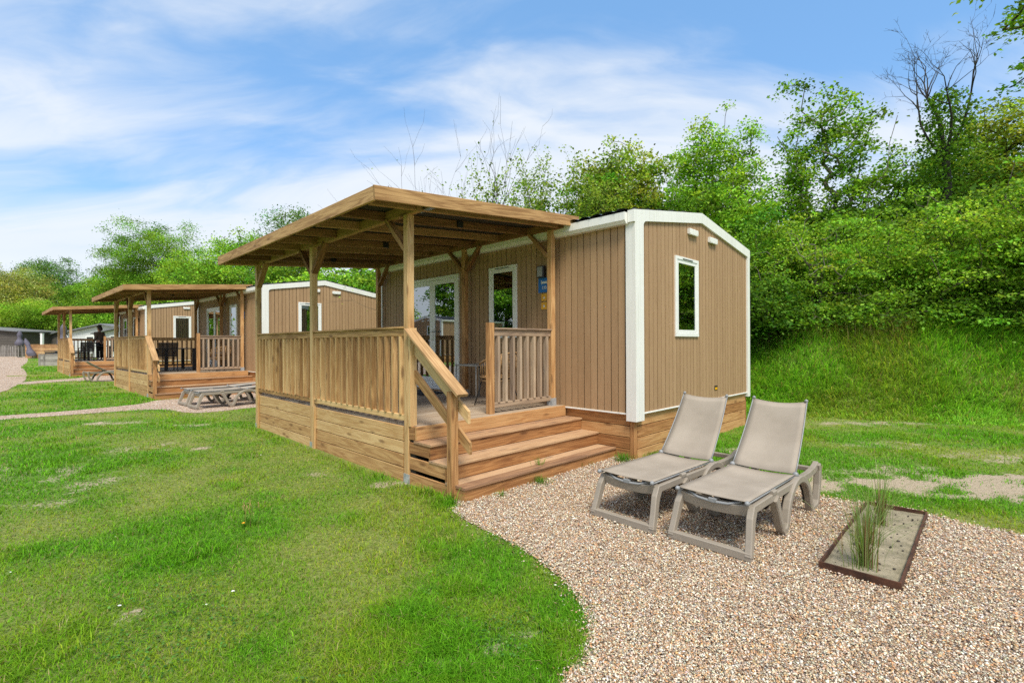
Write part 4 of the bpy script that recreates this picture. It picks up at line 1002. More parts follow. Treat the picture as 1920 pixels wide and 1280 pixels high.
# sun loungers
lg = make_lounger(53); LA = math.radians(43.7)
def lounge(o, x, y, a, z=None): o.location = (x, y, (tz1(x, y) if z is None else z) + .022); o.rotation_euler = (0, 0, a)
lounge(lg, 1.483, 3.722, LA); tag(lg, 'taupe sun lounger with raised back, nearer the rusty plant bed', 'sun lounger', 'sun loungers beside the cabins')
o = copy_tree(lg); lounge(o, .945, 4.268, LA - .012); o['label'] = 'taupe sun lounger with raised back, nearer the wooden steps'
fl = make_lounger(3.); 
x, y = G(360, 768, .03); lounge(fl, x, y, YAW + .08); tag(fl, 'flat taupe sun lounger beside the middle cabin, nearer the grass', 'sun lounger', 'sun loungers beside the cabins')
x, y = G(341, 762, .03); o = copy_tree(fl); lounge(o, x, y, YAW + .08); o['label'] = 'flat taupe sun lounger beside the middle cabin, nearer its steps'
lr = make_lounger(33); x, y = G(260, 712, .1); lounge(lr, x, y, YAW + PI + .2); tag(lr, 'grey sun lounger with half raised back near the farthest cabin', 'sun lounger', 'sun loungers beside the cabins')
# planting bed
bz = .012; bed = empty('planting_bed', (*BED_C, bz), BED_A, 'low rusty steel edged bed of sand set in the gravel', 'planting bed')
mb = MB(); hl, hw, t = BED_L / 2, BED_W / 2, .012
mb.box((-hl, -hw, -.03), (hl, -hw + t, .055), 0, ch=.001); mb.box((-hl, hw - t, -.03), (hl, hw, .055), 0, ch=.001)
mb.box((-hl, -hw + t, -.03), (-hl + t, hw - t, .055), 1, ch=.001); mb.box((hl - t, -hw + t, -.03), (hl, hw - t, .055), 1, ch=.001); mb.build('steel_edging', M['rust'], bed)
n = 60; vs = []; fs = []
for i in range(n + 1):
    for j in range(17):
        a = -hl + t + (2 * hl - 2 * t) * i / n; b = -hw + t + (2 * hw - 2 * t) * j / 16
        vs.append((a, b, .022 + .03 * (fbm(np.array([a * 3 + 5]), np.array([b * 3 + 2]), 3)[0] - .5) + .006 * random.random()))
for i in range(n):
    for j in range(16): fs.append([i * 17 + j, (i + 1) * 17 + j, (i + 1) * 17 + j + 1, i * 17 + j + 1])
mb = MB(); mb.add(vs, fs, smooth=True); mb.build('sand_fill', M['sand'], bed)
mb = MB()
for _ in range(70):
    a, b, r_ = random.uniform(-hl + .05, hl - .05), random.uniform(-hw + .04, hw - .04), random.choice((.004, .006, .008, .012, .016)); mb.ball((a, b, .026 + r_ * .2), r_, 6, 4, sc=(1, random.uniform(.5, .9), .5))
mb.build('soil_crumbs', M['bark_dark'], bed)
def ornamental(a, b, n, h, lab, seed, lean=.0):
    rng = np.random.default_rng(seed); x, y = bedpt(a, b)
    GP = [(.17, .27, .065), (.23, .33, .10), (.13, .22, .055), (.31, .38, .16)]; BP = [(.24, .135, .06), (.18, .095, .045), (.32, .22, .11), (.13, .08, .045)]
    Vs, Ts, Cs = [], [], []; o = 0
    for k in range(n):
        br = rng.random() < .24; az = rng.uniform(0, 6.28); sp = abs(rng.normal(0, .06)); hh = h * rng.uniform(.35, .62) if br else h * rng.uniform(.5, 1.05); be = rng.uniform(.02, .12) if br else rng.choice([rng.uniform(.03, .3), rng.uniform(.4, 1.1)], p=[.55, .45])
        pts = []; wd = .0038 if br else .0028
        for f in np.linspace(0, 1, 7): pts.append(np.array([math.cos(az) * (sp + hh * be * f ** 2.0), math.sin(az) * (sp + hh * be * f ** 2.0), hh * (f - .35 * be * f ** 3)]))
        sd = np.array([-math.sin(az), math.cos(az), 0]); c0 = np.array((BP if br else GP)[rng.integers(0, 4)]) * rng.uniform(.8, 1.2)
        for i, p in enumerate(pts):
            w_ = wd * (1 - .85 * (i / 6) ** 1.5); Vs += [p - sd * w_, p + sd * w_]; Cs += [c0 * (1 if br else 1)] * 2
        for i in range(6): b_ = o + 2 * i; Ts += [(b_, b_ + 1, b_ + 3), (b_, b_ + 3, b_ + 2)]
        o += 14
    q = np_mesh('ornamental_grass', np.array(Vs), np.array(Ts), M['blade'], np.array(Cs)); q.location = (x, y, .035); tag(q, lab, 'ornamental grass', 'grass clumps in the rusty bed')
ornamental(-.70, .0, 120, .66, 'tall wispy grass clump at the near end of the rusty bed', 21); ornamental(-.22, -.04, 46, .50, 'thin grass clump in the middle of the rusty bed', 23); ornamental(.34, -.04, 80, .60, 'brownish grass clump towards the far end of the rusty bed', 25)
# plants at the foot of the steps and in the lawn
LUSH = [(0.084, 0.224, 0.018), (0.112, 0.266, 0.024), (0.140, 0.301, 0.034)]
for i, (u, v, n, h, lb) in enumerate(((1168, 866, 260, .15, 'green grass tuft at the cabin corner by the lowest step'), (1095, 872, 90, .10, 'small grass tuft under the right end of the lowest step'), (1012, 906, 150, .11, 'grass tuft under the middle of the lowest step'), (940, 930, 70, .08, 'thin grass tuft under the left half of the lowest step'))):
    x, y = G(u, v); tuft('grass_tuft', x, y, lb, 'grass tuft', n, .04, h, .07, LUSH, .005, (.2, 1.), 'grass tufts along the steps', 30 + i)
for i, (u, v, n, h, lb) in enumerate(((845, 940, 160, .11, 'grass tuft at the foot of the stair newel post'), (800, 925, 160, .10, 'grass tuft growing against the side of the steps'))):
    x, y = G(u, v); tuft('grass_tuft', x, y, lb, 'grass tuft', n, .05, h, .09, LUSH, .005, (.2, 1.), 'grass tufts along the steps', 40 + i)
x, y = W(-1.48, .40); o = tuft('weed', x, y, 'small green weed growing out of the lowest stair tread', 'weed', 26, .05, .11, .04, LUSH, .007, (.3, .9), None, 50); o.location.z = .152
x, y = G(465, 985); o = tuft('dandelion', x, y, 'dandelion with bare brown stalks and one yellow flower in the lawn', 'weed', 60, .05, .13, .05, LUSH, .008, (.3, .9), None, 51)
mb = MB()
for k in range(7):
    a, b = random.uniform(-.07, .09), random.uniform(-.08, .08); h = random.uniform(.14, .21); mb.tube([(a, b, 0), (a + .01, b, h * .6), (a + random.uniform(-.03, .03), b, h)], .0018, 5, tone=.3); mb.ball((a, b, h), .005, 6, 4)
mb.ball((-.02, -.05, .045), .014, 8, 5, mat=1, sc=(1, 1, .5)); mb.build('flower_stalk', [M['rattan'], M['yellow']], o)
def shells():
    rng = np.random.default_rng(12); mb = MB()
    for u, v in ((385, 1138), (435, 1113), (1280, 1230), (768, 1260), (795, 1256), (803, 1262), (488, 857), (18, 1075), (222, 1140), (1095, 1225), (215, 1008)):
        x, y = G(u, v); mb.ball((x, y, tz1(x, y) + .016), rng.uniform(.005, .011), 7, 5, sc=(1.2, .8, .45))
    o = mb.build('shell_scatter', M['print_white']); tag(o, 'white shell bits scattered thinly over the front lawn', 'shells', kind='stuff')
shells()
# ------------------------------------------------------------------ far end of the row
def chalet(name, u, Y, w, d, eave, ridge, rot, wall, lab, group, win=((.5, .9, 1.0, 1.2),), roofm='chalet_roof', lowroof=False):
    x, y = at(u, Y); r = empty(name, (x, y, tz1(x, y) - .05), rot, lab, 'chalet', group); h = w / 2
    mb = MB(); z = 0.; 
    while z < ridge - .02:                        # lapped boards
        z1 = min(z + .18, ridge - .01); hw = lambda zz: h if zz <= eave else h * (ridge - zz) / (ridge - eave) + .001
        a, b = hw(z), hw(z1); mb.hexa([(-a, -.02, z), (a, -.02, z), (b, .0, z1), (-b, .0, z1)], [(-a, .08, z), (a, .08, z), (b, .08, z1), (-b, .08, z1)]); z += .18
    mb.box((-h, .085, 0), (-h + .1, d, eave), 1); mb.box((h - .1, .085, 0), (h, d, eave), 1); mb.box((-h + .1, d - .1, 0), (h - .1, d, eave), 0); mb.build('wall', wall, r)
    mb = MB(); o = .3; sl = (ridge - eave) / h
    for s in (-1, 1):
        A = [(0, -.35, ridge + .02), (s * (h + o), -.35, eave - sl * o + .02), (s * (h + o), -.35, eave - sl * o + .14), (0, -.35, ridge + .15)]
        mb.hexa(A, [(a, d + .2, c) for a, b, c in A])
    mb.build('roof', M[roofm], r)
    for k, (cx, cz, ww, hh) in enumerate(win):
        f = MB(); frame_rect(f, 'x', -.06, -.021, cx * w - h - ww / 2, cx * w - h + ww / 2, cz, cz + hh, .09); wn = f.build('window', M['upvc'], r)
        g = MB(); g.box((cx * w - h - ww / 2 + .09, -.035, cz + .09), (cx * w - h + ww / 2 - .09, -.024, cz + hh - .09), 0, ch=.001, mat=0); g.build('pane', M['roof'], wn)
    g = MB(); g.tube([(-h - .2, -.37, eave - .12), (-h + .02, -.1, eave - .3), (-h + .02, -.05, .1)], .045, 6); g.build('downpipe', M['upvc'], r)
    return r
chalet('chalet', 193, 47, 6.6, 8, 2.55, 3.25, .02, M['chalet_white'], 'pale clapboard chalet with grey roof behind the person', 'pale chalets beyond the row', ((.78, .9, .9, 1.3), (.32, .9, .8, 1.3)))
chalet('chalet', 246, 42, 5.6, 8, 2.35, 3.0, .05, M['chalet_white'], 'pale clapboard chalet partly hidden by the middle veranda', 'pale chalets beyond the row', ((.25, .7, .7, 1.5),))
chalet('chalet', -75, 54, 12.5, 7, 2.75, 3.3, .02, M['chalet_dark'], 'dark taupe chalet with white window at the left edge', None, ((.545, 1.72, 1.05, .62), (.15, .9, 1.2, 1.2)))
chalet('chalet', 118, 58, 4.4, 4, 2.3, 2.9, -.1, M['chalet_dark'], 'dark grey shed behind the timber screen', None, ((.5, 1.1, .8, .8),))
def parasol(u, Y, h, lean, lab, can, r=.26):
    x, y = at(u, Y); o = empty('parasol', (x, y, tz1(x, y)), 0, lab, 'parasol', 'closed parasols'); mb = MB()
    top = Vector((lean[0], lean[1], h)); P = lambda f: top * f
    mb.tube([P(0), P(.99)], .024, 8); mb.ball((0, 0, .02), .22, 10, 4, sc=(1, 1, .3)); mb.build('pole', M['roof'], o)
    mb = MB(); n = 16; vs = []; fs = []; rows = 9
    for i in range(rows + 1):
        f = can + (1 - can) * i / rows; rr = r * (1 - (i / rows)) ** .55 * (.85 + .3 * math.sin(i * 1.1)) + .03
        for k in range(n):
            a = 2 * PI * k / n; q = rr * (1 + .28 * (k % 2)); vs.append(P(f) + Vector((math.cos(a) * q, math.sin(a) * q, 0)))
    for i in range(rows):
        for k in range(n): fs.append([i * n + k, i * n + (k + 1) % n, (i + 1) * n + (k + 1) % n, (i + 1) * n + k])
    mb.add(vs, fs, smooth=True); mb.build('canopy', M['parasol'], o); return o
parasol(37, 50, 2.72, (.0, 0), 'closed violet grey parasol standing upright by the dark chalet', .45, .29)
parasol(62, 47, 1.95, (-.85, .1), 'closed violet grey parasol leaning over against the timber screen', .12, .26)
parasol(118, 40, 3.1, (.05, 0), 'closed violet grey parasol behind the posts of the farthest veranda', .42, .3)
# timber screen, grey bin box, picket fence, white post
x0, y0 = at(47, 48); x1, y1 = at(118, 46); z0 = tz1(x0, y0); sc = empty('timber_screen', (x0, y0, z0), math.atan2(y1 - y0, x1 - x0), 'low brown timber screen behind the grey box', 'screen'); Ls = math.hypot(x1 - x0, y1 - y0)
mb = MB(); z = 0
while z < 1.28: mb.box((.1, -.03, z), (Ls, .0, z + .155), 0, tone=.1); z += .162
mb.build('boards', M['wood'], sc); mb = MB(); mb.box((-.05, -.05, z + .0), (Ls, .06, z + .04), 0); mb.build('cap_rail', M['wood'], sc)
for k in range(3):
    mb = MB(); a = .0 + k * (Ls - .1) / 2; mb.box((a, .005, 0), (a + .1, .10, 1.29), 2); mb.build('post', M['wood'], sc)
x0, y0 = G(72, 687, .18); bx = empty('timber_box', (x0, y0, tz1(x0, y0)), .12, 'weathered grey timber bin box on the grass', 'bin box')
mb = MB(); z = 0.
while z < .78: mb.box((.12, -.01, z), (2.3, .015, z + .105), 0, tone=.2); mb.box((.0, .12, z), (.025, 1.2, z + .105), 1); mb.box((2.3, .1, z), (2.325, 1.2, z + .105), 1); mb.box((.1, 1.2, z), (2.3, 1.225, z + .105), 0); z += .112
mb.build('boards', M['wood_grey'], bx)
for a, b in ((.0, -.02), (.28, -.025), (2.28, -.02), (0, 1.2), (2.28, 1.2)):
    mb = MB(); mb.box((a, b, -.05), (a + .13, b + .11, .80), 2); mb.build('post', M['wood_grey'], bx)
mb = MB(); mb.box((.28, .14, .80), (2.25, 1.1, .90), 0, ch=.02); mb.box((.26, .1, .93), (2.27, 1.15, .99), 0, ch=.02); mb.box((.9, .12, .90), (1.1, .2, .93), 0); mb.build('lid', M['roof'], bx)
x0, y0 = at(-40, 51.5); pf = empty('picket_fence', (x0, y0, tz1(x0, y0)), .0, 'grey split paling fence in front of the dark chalet', 'fence')
for k in range(34):
    mb = MB(); a = k * .145; h = random.uniform(1.05, 1.3); mb.beam((a, 0, 0), (a + random.uniform(-.06, .06), 0, h), .06, .03, up=(0, 1, 0)); mb.build('picket', M['wood_grey'], pf)
mb = MB(); mb.box((-.05, .02, .3), (4.9, .04, .34), 0); mb.box((-.05, .02, .85), (4.9, .04, .89), 0); mb.build('wire_rail', M['wood_grey'], pf)
x0, y0 = at(79, 52); mb = MB(); mb.box((-.11, -.11, 0), (.11, .11, 2.45), 2, ch=.01); mb.box((-.13, -.13, 2.45), (.13, .13, 2.50), 0); o = mb.build('white_post', M['upvc']); o.location = (x0, y0, tz1(x0, y0)); tag(o, 'tall white post behind the timber screen', 'post')
# ------------------------------------------------------------------ person on the farthest deck
def skin(name, chain, mat, parent, sub=2):
    """chain: list of (point, radius, parent index)"""
    me = bpy.data.meshes.new(name); me.from_pydata([c[0] for c in chain], [(c[2], i) for i, c in enumerate(chain) if c[2] >= 0], [])
    o = bpy.data.objects.new(name, me); COL.objects.link(o); o.parent = parent; me.materials.append(mat)
    sk = o.modifiers.new('skin', 'SKIN'); sk.use_smooth_shade = True
    for i, c in enumerate(chain):
        r_ = c[1] if isinstance(c[1], tuple) else (c[1], c[1]); me.skin_vertices[0].data[i].radius = r_; me.skin_vertices[0].data[i].use_root = (i == 0)
    ss = o.modifiers.new('sub', 'SUBSURF'); ss.levels = sub; ss.render_levels = sub; return o
M['skin'] = m_plain('skin', (.42, .245, .165), .5, 0, .05); M['hair'] = m_plain('dark_hair', (.018, .012, .009), .6, 0, .3, 40); M['jacket'] = m_plain('brown_jacket', (.11, .08, .062), .85, 0, .2, 8); M['trouser'] = m_plain('dark_trousers', (.014, .014, .017), .85, 0, .15)
x0, y0 = at(187, 25.2)
pr = empty('person', (x0, y0, BASE[2] + DZ), PI * .97, 'person with dark hair and brown jacket standing on the farthest deck', 'person')
bd = [((0, 0, .93), (.13, .10), -1), ((0, 0, 1.12), (.12, .095), 0), ((0, .0, 1.32), (.155, .10), 1), ((.0, 0, 1.43), (.07, .07), 2), ((.02, 0, 1.50), (.052, .055), 3), ((.03, 0, 1.56), (.075, .07), 4), ((.02, 0, 1.66), (.088, .078), 5), ((.015, 0, 1.72), (.06, .055), 6)]
for s in (-1, 1):
    i = len(bd); bd += [((0, s * .17, 1.40), (.055, .055), 2), ((-.02, s * .225, 1.13), (.042, .042), i), ((.13, s * .20, .93), (.032, .032), i + 1), ((.19, s * .19, .90), (.03, .018), i + 2)]
    for f in range(4): bd.append(((.255 - .008 * f, s * (.165 + .016 * f), .885), (.008, .008), i + 3))
    bd.append(((.20, s * .150, .905), (.010, .010), i + 3))
    i = len(bd); bd += [((0, s * .09, .86), (.085, .085), 0), ((.01, s * .10, .48), (.055, .055), i), ((-.01, s * .10, .09), (.038, .038), i + 1), ((.12, s * .11, .03), (.035, .03), i + 2)]
body = skin('body', bd, M['skin'], pr)
skin('jacket', [((0, 0, .86), (.155, .125), -1), ((0, 0, 1.12), (.15, .12), 0), ((0, 0, 1.34), (.185, .125), 1), ((0, 0, 1.45), (.085, .085), 2), ((0, -.19, 1.40), (.078, .078), 2), ((-.02, -.245, 1.13), (.062, .062), 4), ((.10, -.21, .96), (.048, .048), 5), ((0, .19, 1.40), (.078, .078), 2), ((-.02, .245, 1.13), (.062, .062), 7), ((.10, .21, .96), (.048, .048), 8)], M['jacket'], pr)
skin('trousers', [((0, 0, .95), (.145, .12), -1), ((0, -.09, .84), (.10, .10), 0), ((.01, -.10, .48), (.072, .072), 1), ((-.01, -.10, .10), (.06, .06), 2), ((0, .09, .84), (.10, .10), 0), ((.01, .10, .48), (.072, .072), 4), ((-.01, .10, .10), (.06, .06), 5)], M['trouser'], pr)
skin('hair', [((-.035, 0, 1.70), (.092, .098), -1), ((.015, 0, 1.745), (.075, .075), 0), ((-.065, 0, 1.60), (.075, .088), 0), ((-.07, 0, 1.50), (.05, .075), 2)], M['hair'], pr)
fc = MB(); fc.prism([(.105, -.012, 1.60), (.105, .012, 1.60), (.135, 0, 1.598), (.108, 0, 1.645)], (.001, 0, 0)) if False else fc.ball((.118, 0, 1.612), .016, 6, 5, sc=(1.1, .8, 1.4))
for s in (-1, 1): fc.ball((.098, s * .032, 1.645), .011, 6, 5, mat=1); fc.ball((.02, s * .085, 1.62), .022, 6, 5, sc=(.7, .4, 1.3))
fc.ball((.108, 0, 1.567), .016, 6, 4, mat=2, sc=(.5, 1.4, .4)); fc.build('face', [M['skin'], M['hair'], M['rattan']], body)

def fan_tree(name, x, y, label, height, stems, spread, depth, leaves, ls, pal, bark, seed, r0, group, trunk=None, ivy=None, upward=.35, cat='tree', fill=.5, splits=(3, 5), ang=(.35, .75), lean=(0, 0)):
    """a plant built by repeated branching; leaves sit along the last twigs"""
    rng = np.random.default_rng(seed); S = []; LP = []; zb = tz1(x, y) - .1
    def grow_(p, d, L, r, k):
        n = 6 if k == 0 else 5 if k == 1 else 3; pts = [p]; kids = []
        for i in range(n):
            d = d + rng.normal(0, .17 if k else .12, 3) + np.array([0, 0, upward * .12]); d = d / np.linalg.norm(d)
            q = pts[-1] + d * L / n; ra = r * (1 - .75 * i / n); rb = r * (1 - .75 * (i + 1) / n)
            S.append((pts[-1], q, max(ra, .0028), max(rb, .0022))); pts.append(q)
            if k >= depth - 1 and leaves: LP.extend([q + rng.normal(0, .05 + ls * .5, 3) for _ in range(rng.poisson(leaves))])
            if k < depth and (i + 1) / n > (1 - fill): kids.append((q, d, rb))
        if k < depth:
            m = rng.integers(*splits) + (2 if k == 0 else 0)
            for _ in range(m):
                q, dd, rb = kids[rng.integers(0, len(kids))]; a = rng.uniform(*ang); u = rng.normal(0, 1, 3); u -= dd * u.dot(dd); u /= np.linalg.norm(u)
                grow_(q, dd * math.cos(a) + u * math.sin(a), L * rng.uniform(.26, .52), max(rb * .8, .004), k + 1)
    if trunk:
        h0, rt = trunk; p0 = np.zeros(3); pts = [p0]
        for i in range(5):
            q = np.array([lean[0] * (i + 1) / 5, lean[1] * (i + 1) / 5, h0 * (i + 1) / 5]) + rng.normal(0, .03, 3); S.append((pts[-1], q, rt * (1 - .07 * i), rt * (1 - .07 * (i + 1)))); pts.append(q)
        start = pts[-1]
    else: h0 = 0; start = np.zeros(3)
    for s in range(stems):
        a = 2 * PI * (s + rng.random()) / stems; sp = spread * rng.uniform(.3, 1.); d = np.array([math.cos(a) * sp, math.sin(a) * sp, 1.]); d /= np.linalg.norm(d)
        grow_(start + (np.array([math.cos(a), math.sin(a), 0]) * .12 if not trunk else 0), d, (height - h0) * rng.uniform(.5, .78), r0 * rng.uniform(.7, 1), 0)
    A = np.array([s[0] for s in S]); B = np.array([s[1] for s in S]); ra = np.array([s[2] for s in S]); rb = np.array([s[3] for s in S])
    D = B - A; D /= np.linalg.norm(D, axis=1)[:, None] + 1e-9; R = np.cross(D, np.array([.3, .2, 1.])); bad = np.linalg.norm(R, axis=1) < .05; R[bad] = np.cross(D[bad], np.array([1., 0, 0])); R /= np.linalg.norm(R, axis=1)[:, None]; U = np.cross(D, R)
    an = np.arange(5) * 2 * PI / 5; ring = lambda P, r: P[:, None] + (R[:, None] * np.cos(an)[None, :, None] + U[:, None] * np.sin(an)[None, :, None]) * r[:, None, None]
    V = np.concatenate([ring(A, ra), ring(B, rb)], 1); q = np.arange(5); q2 = (q + 1) % 5
    T = np.concatenate([np.stack([q, q2, q2 + 5], 1), np.stack([q, q2 + 5, q + 5], 1)]); T = (np.arange(len(A))[:, None, None] * 10 + T[None]).reshape(-1, 3)
    root = empty(name, (x, y, zb), 0, label, cat, group); np_mesh('trunk', V.reshape(-1, 3), T, M[bark], None, root, smooth=True)
    if LP:
        V, T, C = leaves_np(np.array(LP), ls, PAL[pal], rng, .3); np_mesh('crown', V, T, M['leaf'], C, root)
    if ivy:
        z0, z1, rr, cnt = ivy; f = rng.random(cnt); z = z0 + (z1 - z0) * f; a = rng.uniform(0, 6.28, cnt)
        rad = rr * (.15 + .85 * rng.random(cnt) ** .6) * (1.45 - 1.25 * f ** .8) * (.35 + 1.3 * vnoise(z * 1.3 + 7, np.cos(a) * 1.5 + 3)); P = np.column_stack([lean[0] * np.clip(z / max(h0, .1), 0, 1) + np.cos(a) * rad, lean[1] * np.clip(z / max(h0, .1), 0, 1) + np.sin(a) * rad, z])
        V, T, C = leaves_np(P, .10, PAL['dark'][1:] + PAL['maple'][:2], rng, .2); np_mesh('ivy', V, T, M['leaf'], C, root)
    return root
SKYLOC=(3.4,1.5,0.); CLOUD=4.3; SKYMUL=(1.0,1.15,1.3); SKYSTR=.12; SUNSTR=2.5; EXPO=.95
# ------------------------------------------------------------------ vegetation
lawn(); clover(); bank_grass(); pebbles()
GR = 'trees and bushes on the bank'
def bush(name, u, Y, vt, hw, label, pal, n=150, lv=150, ls=.085, seed=1, vb=None, cat='shrub', cr=.42, bark='bark', grp=GR, tr=.07, **k):
    x, y = at(u, Y); b = tz1(x, y); w = hw * Y / F; h = zat(vt, Y) - b; z0 = .1 if vb is None else zat(vb, Y) - b
    return tree(name, x, y, label, h * .92, [(0, 0, (h + z0) / 2, w, w * .8, (h - z0) / 2 * .92), (w * .35, 0, z0 + (h - z0) * .35, w * .75, w * .7, (h - z0) * .33), (-w * .4, 0, z0 + (h - z0) * .4, w * .7, w * .7, (h - z0) * .33)], n, lv, cr, ls, pal, bark, grp, seed, tr, cat, **k)
def tall(name, u, Y, vt, hw, label, pal, n=130, lv=110, ls=.10, seed=1, cz=.55, cr=.4, cat='tree', spires=None, low=None, **k):
    x, y = at(u, Y); b = tz1(x, y); w = hw * Y / F; h = zat(vt, Y) - b; env = [(0, 0, h * cz, w, w * .9, h * (1 - cz) * .95), (-w * .45, 0, h * (cz - .12), w * .6, w * .6, h * .28), (w * .45, 0, h * (cz - .1), w * .6, w * .6, h * .28)]
    if low: env = [(0, 0, h * .74, w, w * .9, h * .22), (-w * .4, 0, h * .62, w * .65, w * .65, h * .16), (w * .4, 0, h * .60, w * .65, w * .65, h * .17)]
    if spires: env += [(du * Y / F, 0, zat((v0 + v1) / 2, Y) - b, r_ * Y / F, r_ * Y / F, (v1 - v0) / 2 * Y / F) for du, v0, v1, r_ in spires]
    k.setdefault('group', GR); k.setdefault('zs', .55)
    return tree(name, x, y, label, h * .97, env, n, lv, cr, ls, pal, k.pop('bark', 'bark'), k.pop('group'), seed, k.pop('tr', .13), cat, **k)
# right hand bank, near the viewer
tall('sycamore_tree', 1560, 17.5, 160, 100, 'tall young sycamore with two leafy spires against the sky', 'maple', 300, 80, .12, 102, .5, .36, shell=.35, spires=[(-62, 165, 420, 36), (14, 158, 420, 38), (66, 200, 420, 40)], tr=.12, multi=3, bark='bark_pale', flat=.35)
x_, y_ = at(1765, 15.5); fan_tree('bare_tree', x_, y_, 'half dead tree with bare crooked branches above an ivy clad trunk', zat(15, 15.5) - tz1(x_, y_), 5, .75, 3, 0, .1, 'olive', 'bark_dark', 3, .060, GR, trunk=(5.3, .17), ivy=(.3, 7.4, 1.7, 7500), upward=.5, splits=(3, 5), ang=(.4, .95), lean=(.25, .1))
bush('hawthorn_bush', 1838, 12.6, 330, 150, 'broad layered hawthorn bush at the right side of the bank', 'hawthorn', 330, 85, .075, 4, 596, tr=.10, flat=.22, cr=.36, zs=.24, rough=.3, shell=.62)
bush('hawthorn_bush', 1985, 11.2, 300, 130, 'hawthorn bush cut by the right edge of the picture', 'hawthorn', 270, 85, .075, 5, 600, flat=.22, cr=.36, zs=.24, rough=.3, shell=.62)
bush('hawthorn_bush', 1668, 13.6, 390, 120, 'yellowish green hawthorn bush in the middle of the right bank', 'fresh', 290, 85, .075, 6, 596, flat=.22, cr=.36, zs=.24, rough=.32, shell=.62)
bush('thorn_bush', 1530, 14.2, 420, 110, 'thin twiggy thorn bush below the sycamore', 'hawthorn', 240, 60, .07, 7, 600, flat=.25, multi=3, bark='bark_pale', cr=.36, zs=.24, rough=.34, shell=.62)
bush('ivy_bush', 1440, 13.4, 520, 62, 'dark ivy covered bush next to the cabin gable', 'dark', 130, 150, .085, 8, 622, flat=.35, rough=.25)
bush('maple_bush', 1445, 15.5, 400, 90, 'bright maple bush rising behind the cabin gable', 'maple', 160, 130, .10, 9, 600, rough=.28, cr=.5, zs=.25)
bush('leafy_bush', 1600, 13.2, 545, 110, 'low leafy bush at the top edge of the bank below the thorn bush', 'maple', 130, 150, .085, 10, 625, rough=.3, zs=.3); bush('leafy_bush', 1760, 12.6, 540, 110, 'low leafy bush under the hawthorn on the right', 'maple', 130, 150, .085, 11, 628, rough=.3, zs=.3); bush('leafy_bush', 1925, 11.8, 545, 110, 'low leafy bush at the right edge on top of the bank', 'maple', 130, 150, .085, 12, 640, rough=.3, zs=.3)
tall('brown_oak', 1890, 17, 165, 105, 'oak with brownish young leaves behind the hawthorns on the right', 'olive', 270, 130, .11, 13, .58, .45, shell=.35, bark='bark_dark', flat=.4)
tall('maple_tree', 1712, 18, 285, 78, 'maple filling the gap between the sycamore and the ivy clad trunk', 'maple', 280, 120, .11, 52, .55, .42, shell=.35); tall('maple_tree', 1835, 18.5, 205, 95, 'maple rising behind the ivy clad trunk on the right', 'fresh', 300, 120, .11, 53, .55, .42, shell=.35)
x_, y_ = at(2075, 12.5); b_ = tz1(x_, y_)
tree('overhanging_tree', x_, y_, 'tree beyond the right edge whose branch tips hang in at the top', 10.5, [(-2.2, 0, 8.8, .75, .8, 1.5), (-1.9, 0, 6.6, .6, .6, .5), (.2, 0, 8, 1.7, 1.7, 2.2)], 90, 70, .34, .12, 'maple', 'bark', GR, 14, .16, 'tree', flat=.4)
for i, (u, Y, lb) in enumerate(((2220, 10.2, 'hawthorn bush beyond the right edge, nearer the frame'), (2560, 9.2, 'hawthorn bush beyond the right edge, farther out'))): bush('hawthorn_bush', u, Y, 250, 150, lb, 'maple', 90, 260, .10, 40 + i, 600, cr=.8, zs=.3)
# behind the near cabin
tall('ash_tree', 1335, 20.5, 222, 72, 'fresh green tree with two rounded tops behind the cabin ridge', 'fresh', 280, 120, .115, 15, .55, .42, shell=.35, spires=[(-20, 225, 420, 42), (62, 240, 430, 36)], flat=.4)
tall('maple_tree', 1170, 19, 262, 96, 'olive green maple standing between the birches and the cabin roof', 'olive', 300, 150, .115, 16, .55, .45)
bush('maple_bush', 1262, 18, 295, 88, 'maple bush filling the gap behind the cabin ridge', 'maple', 190, 130, .11, 17); bush('maple_bush', 1405, 17.5, 305, 84, 'maple bush behind the right slope of the cabin roof', 'fresh', 180, 130, .11, 18)
x_, y_ = at(1058, 17.5); fan_tree('birch_tree', x_, y_, 'slender birch with sparse leaves behind the porch roof, taller one', (zat(285, 17.5) - tz1(x_, y_)), 9, .24, 2, 9, .095, 'sparse', 'bark', 19, .045, GR, upward=.8, fill=.72, splits=(4, 7), ang=(.25, .6))
x_, y_ = at(962, 18); fan_tree('birch_tree', x_, y_, 'slender birch with sparse leaves behind the porch roof, shorter one', (zat(300, 18) - tz1(x_, y_)), 7, .2, 2, 9, .095, 'sparse', 'bark', 20, .04, GR, upward=.8, fill=.72, splits=(4, 7), ang=(.25, .6))
x_, y_ = at(880, 17); fan_tree('bare_sapling', x_, y_, 'almost bare sapling with thin upright twigs above the porch', zat(228, 17) - tz1(x_, y_), 5, .16, 2, .06, .09, 'sparse', 'bark_dark', 24, .045, GR, upward=.6, fill=.6, splits=(3, 6), ang=(.3, .6))
x_, y_ = at(835, 17); fan_tree('bare_sapling', x_, y_, 'low twiggy sapling with few leaves left of the bare sapling', zat(232, 17) - tz1(x_, y_), 8, .34, 2, .55, .09, 'sparse', 'bark', 22, .03, GR, upward=.5, fill=.7, splits=(3, 6), ang=(.3, .65))
bush('pale_bush', 1085, 15.5, 372, 52, 'pale fresh bush just above the cabin roof edge', 'fresh', 130, 120, .10, 23); bush('pale_bush', 872, 18.5, 352, 34, 'small fresh bush above the middle of the porch roof', 'fresh', 90, 100, .11, 24); bush('maple_bush', 1000, 19.5, 350, 70, 'maple bush low behind the porch roof', 'maple', 140, 120, .12, 25)
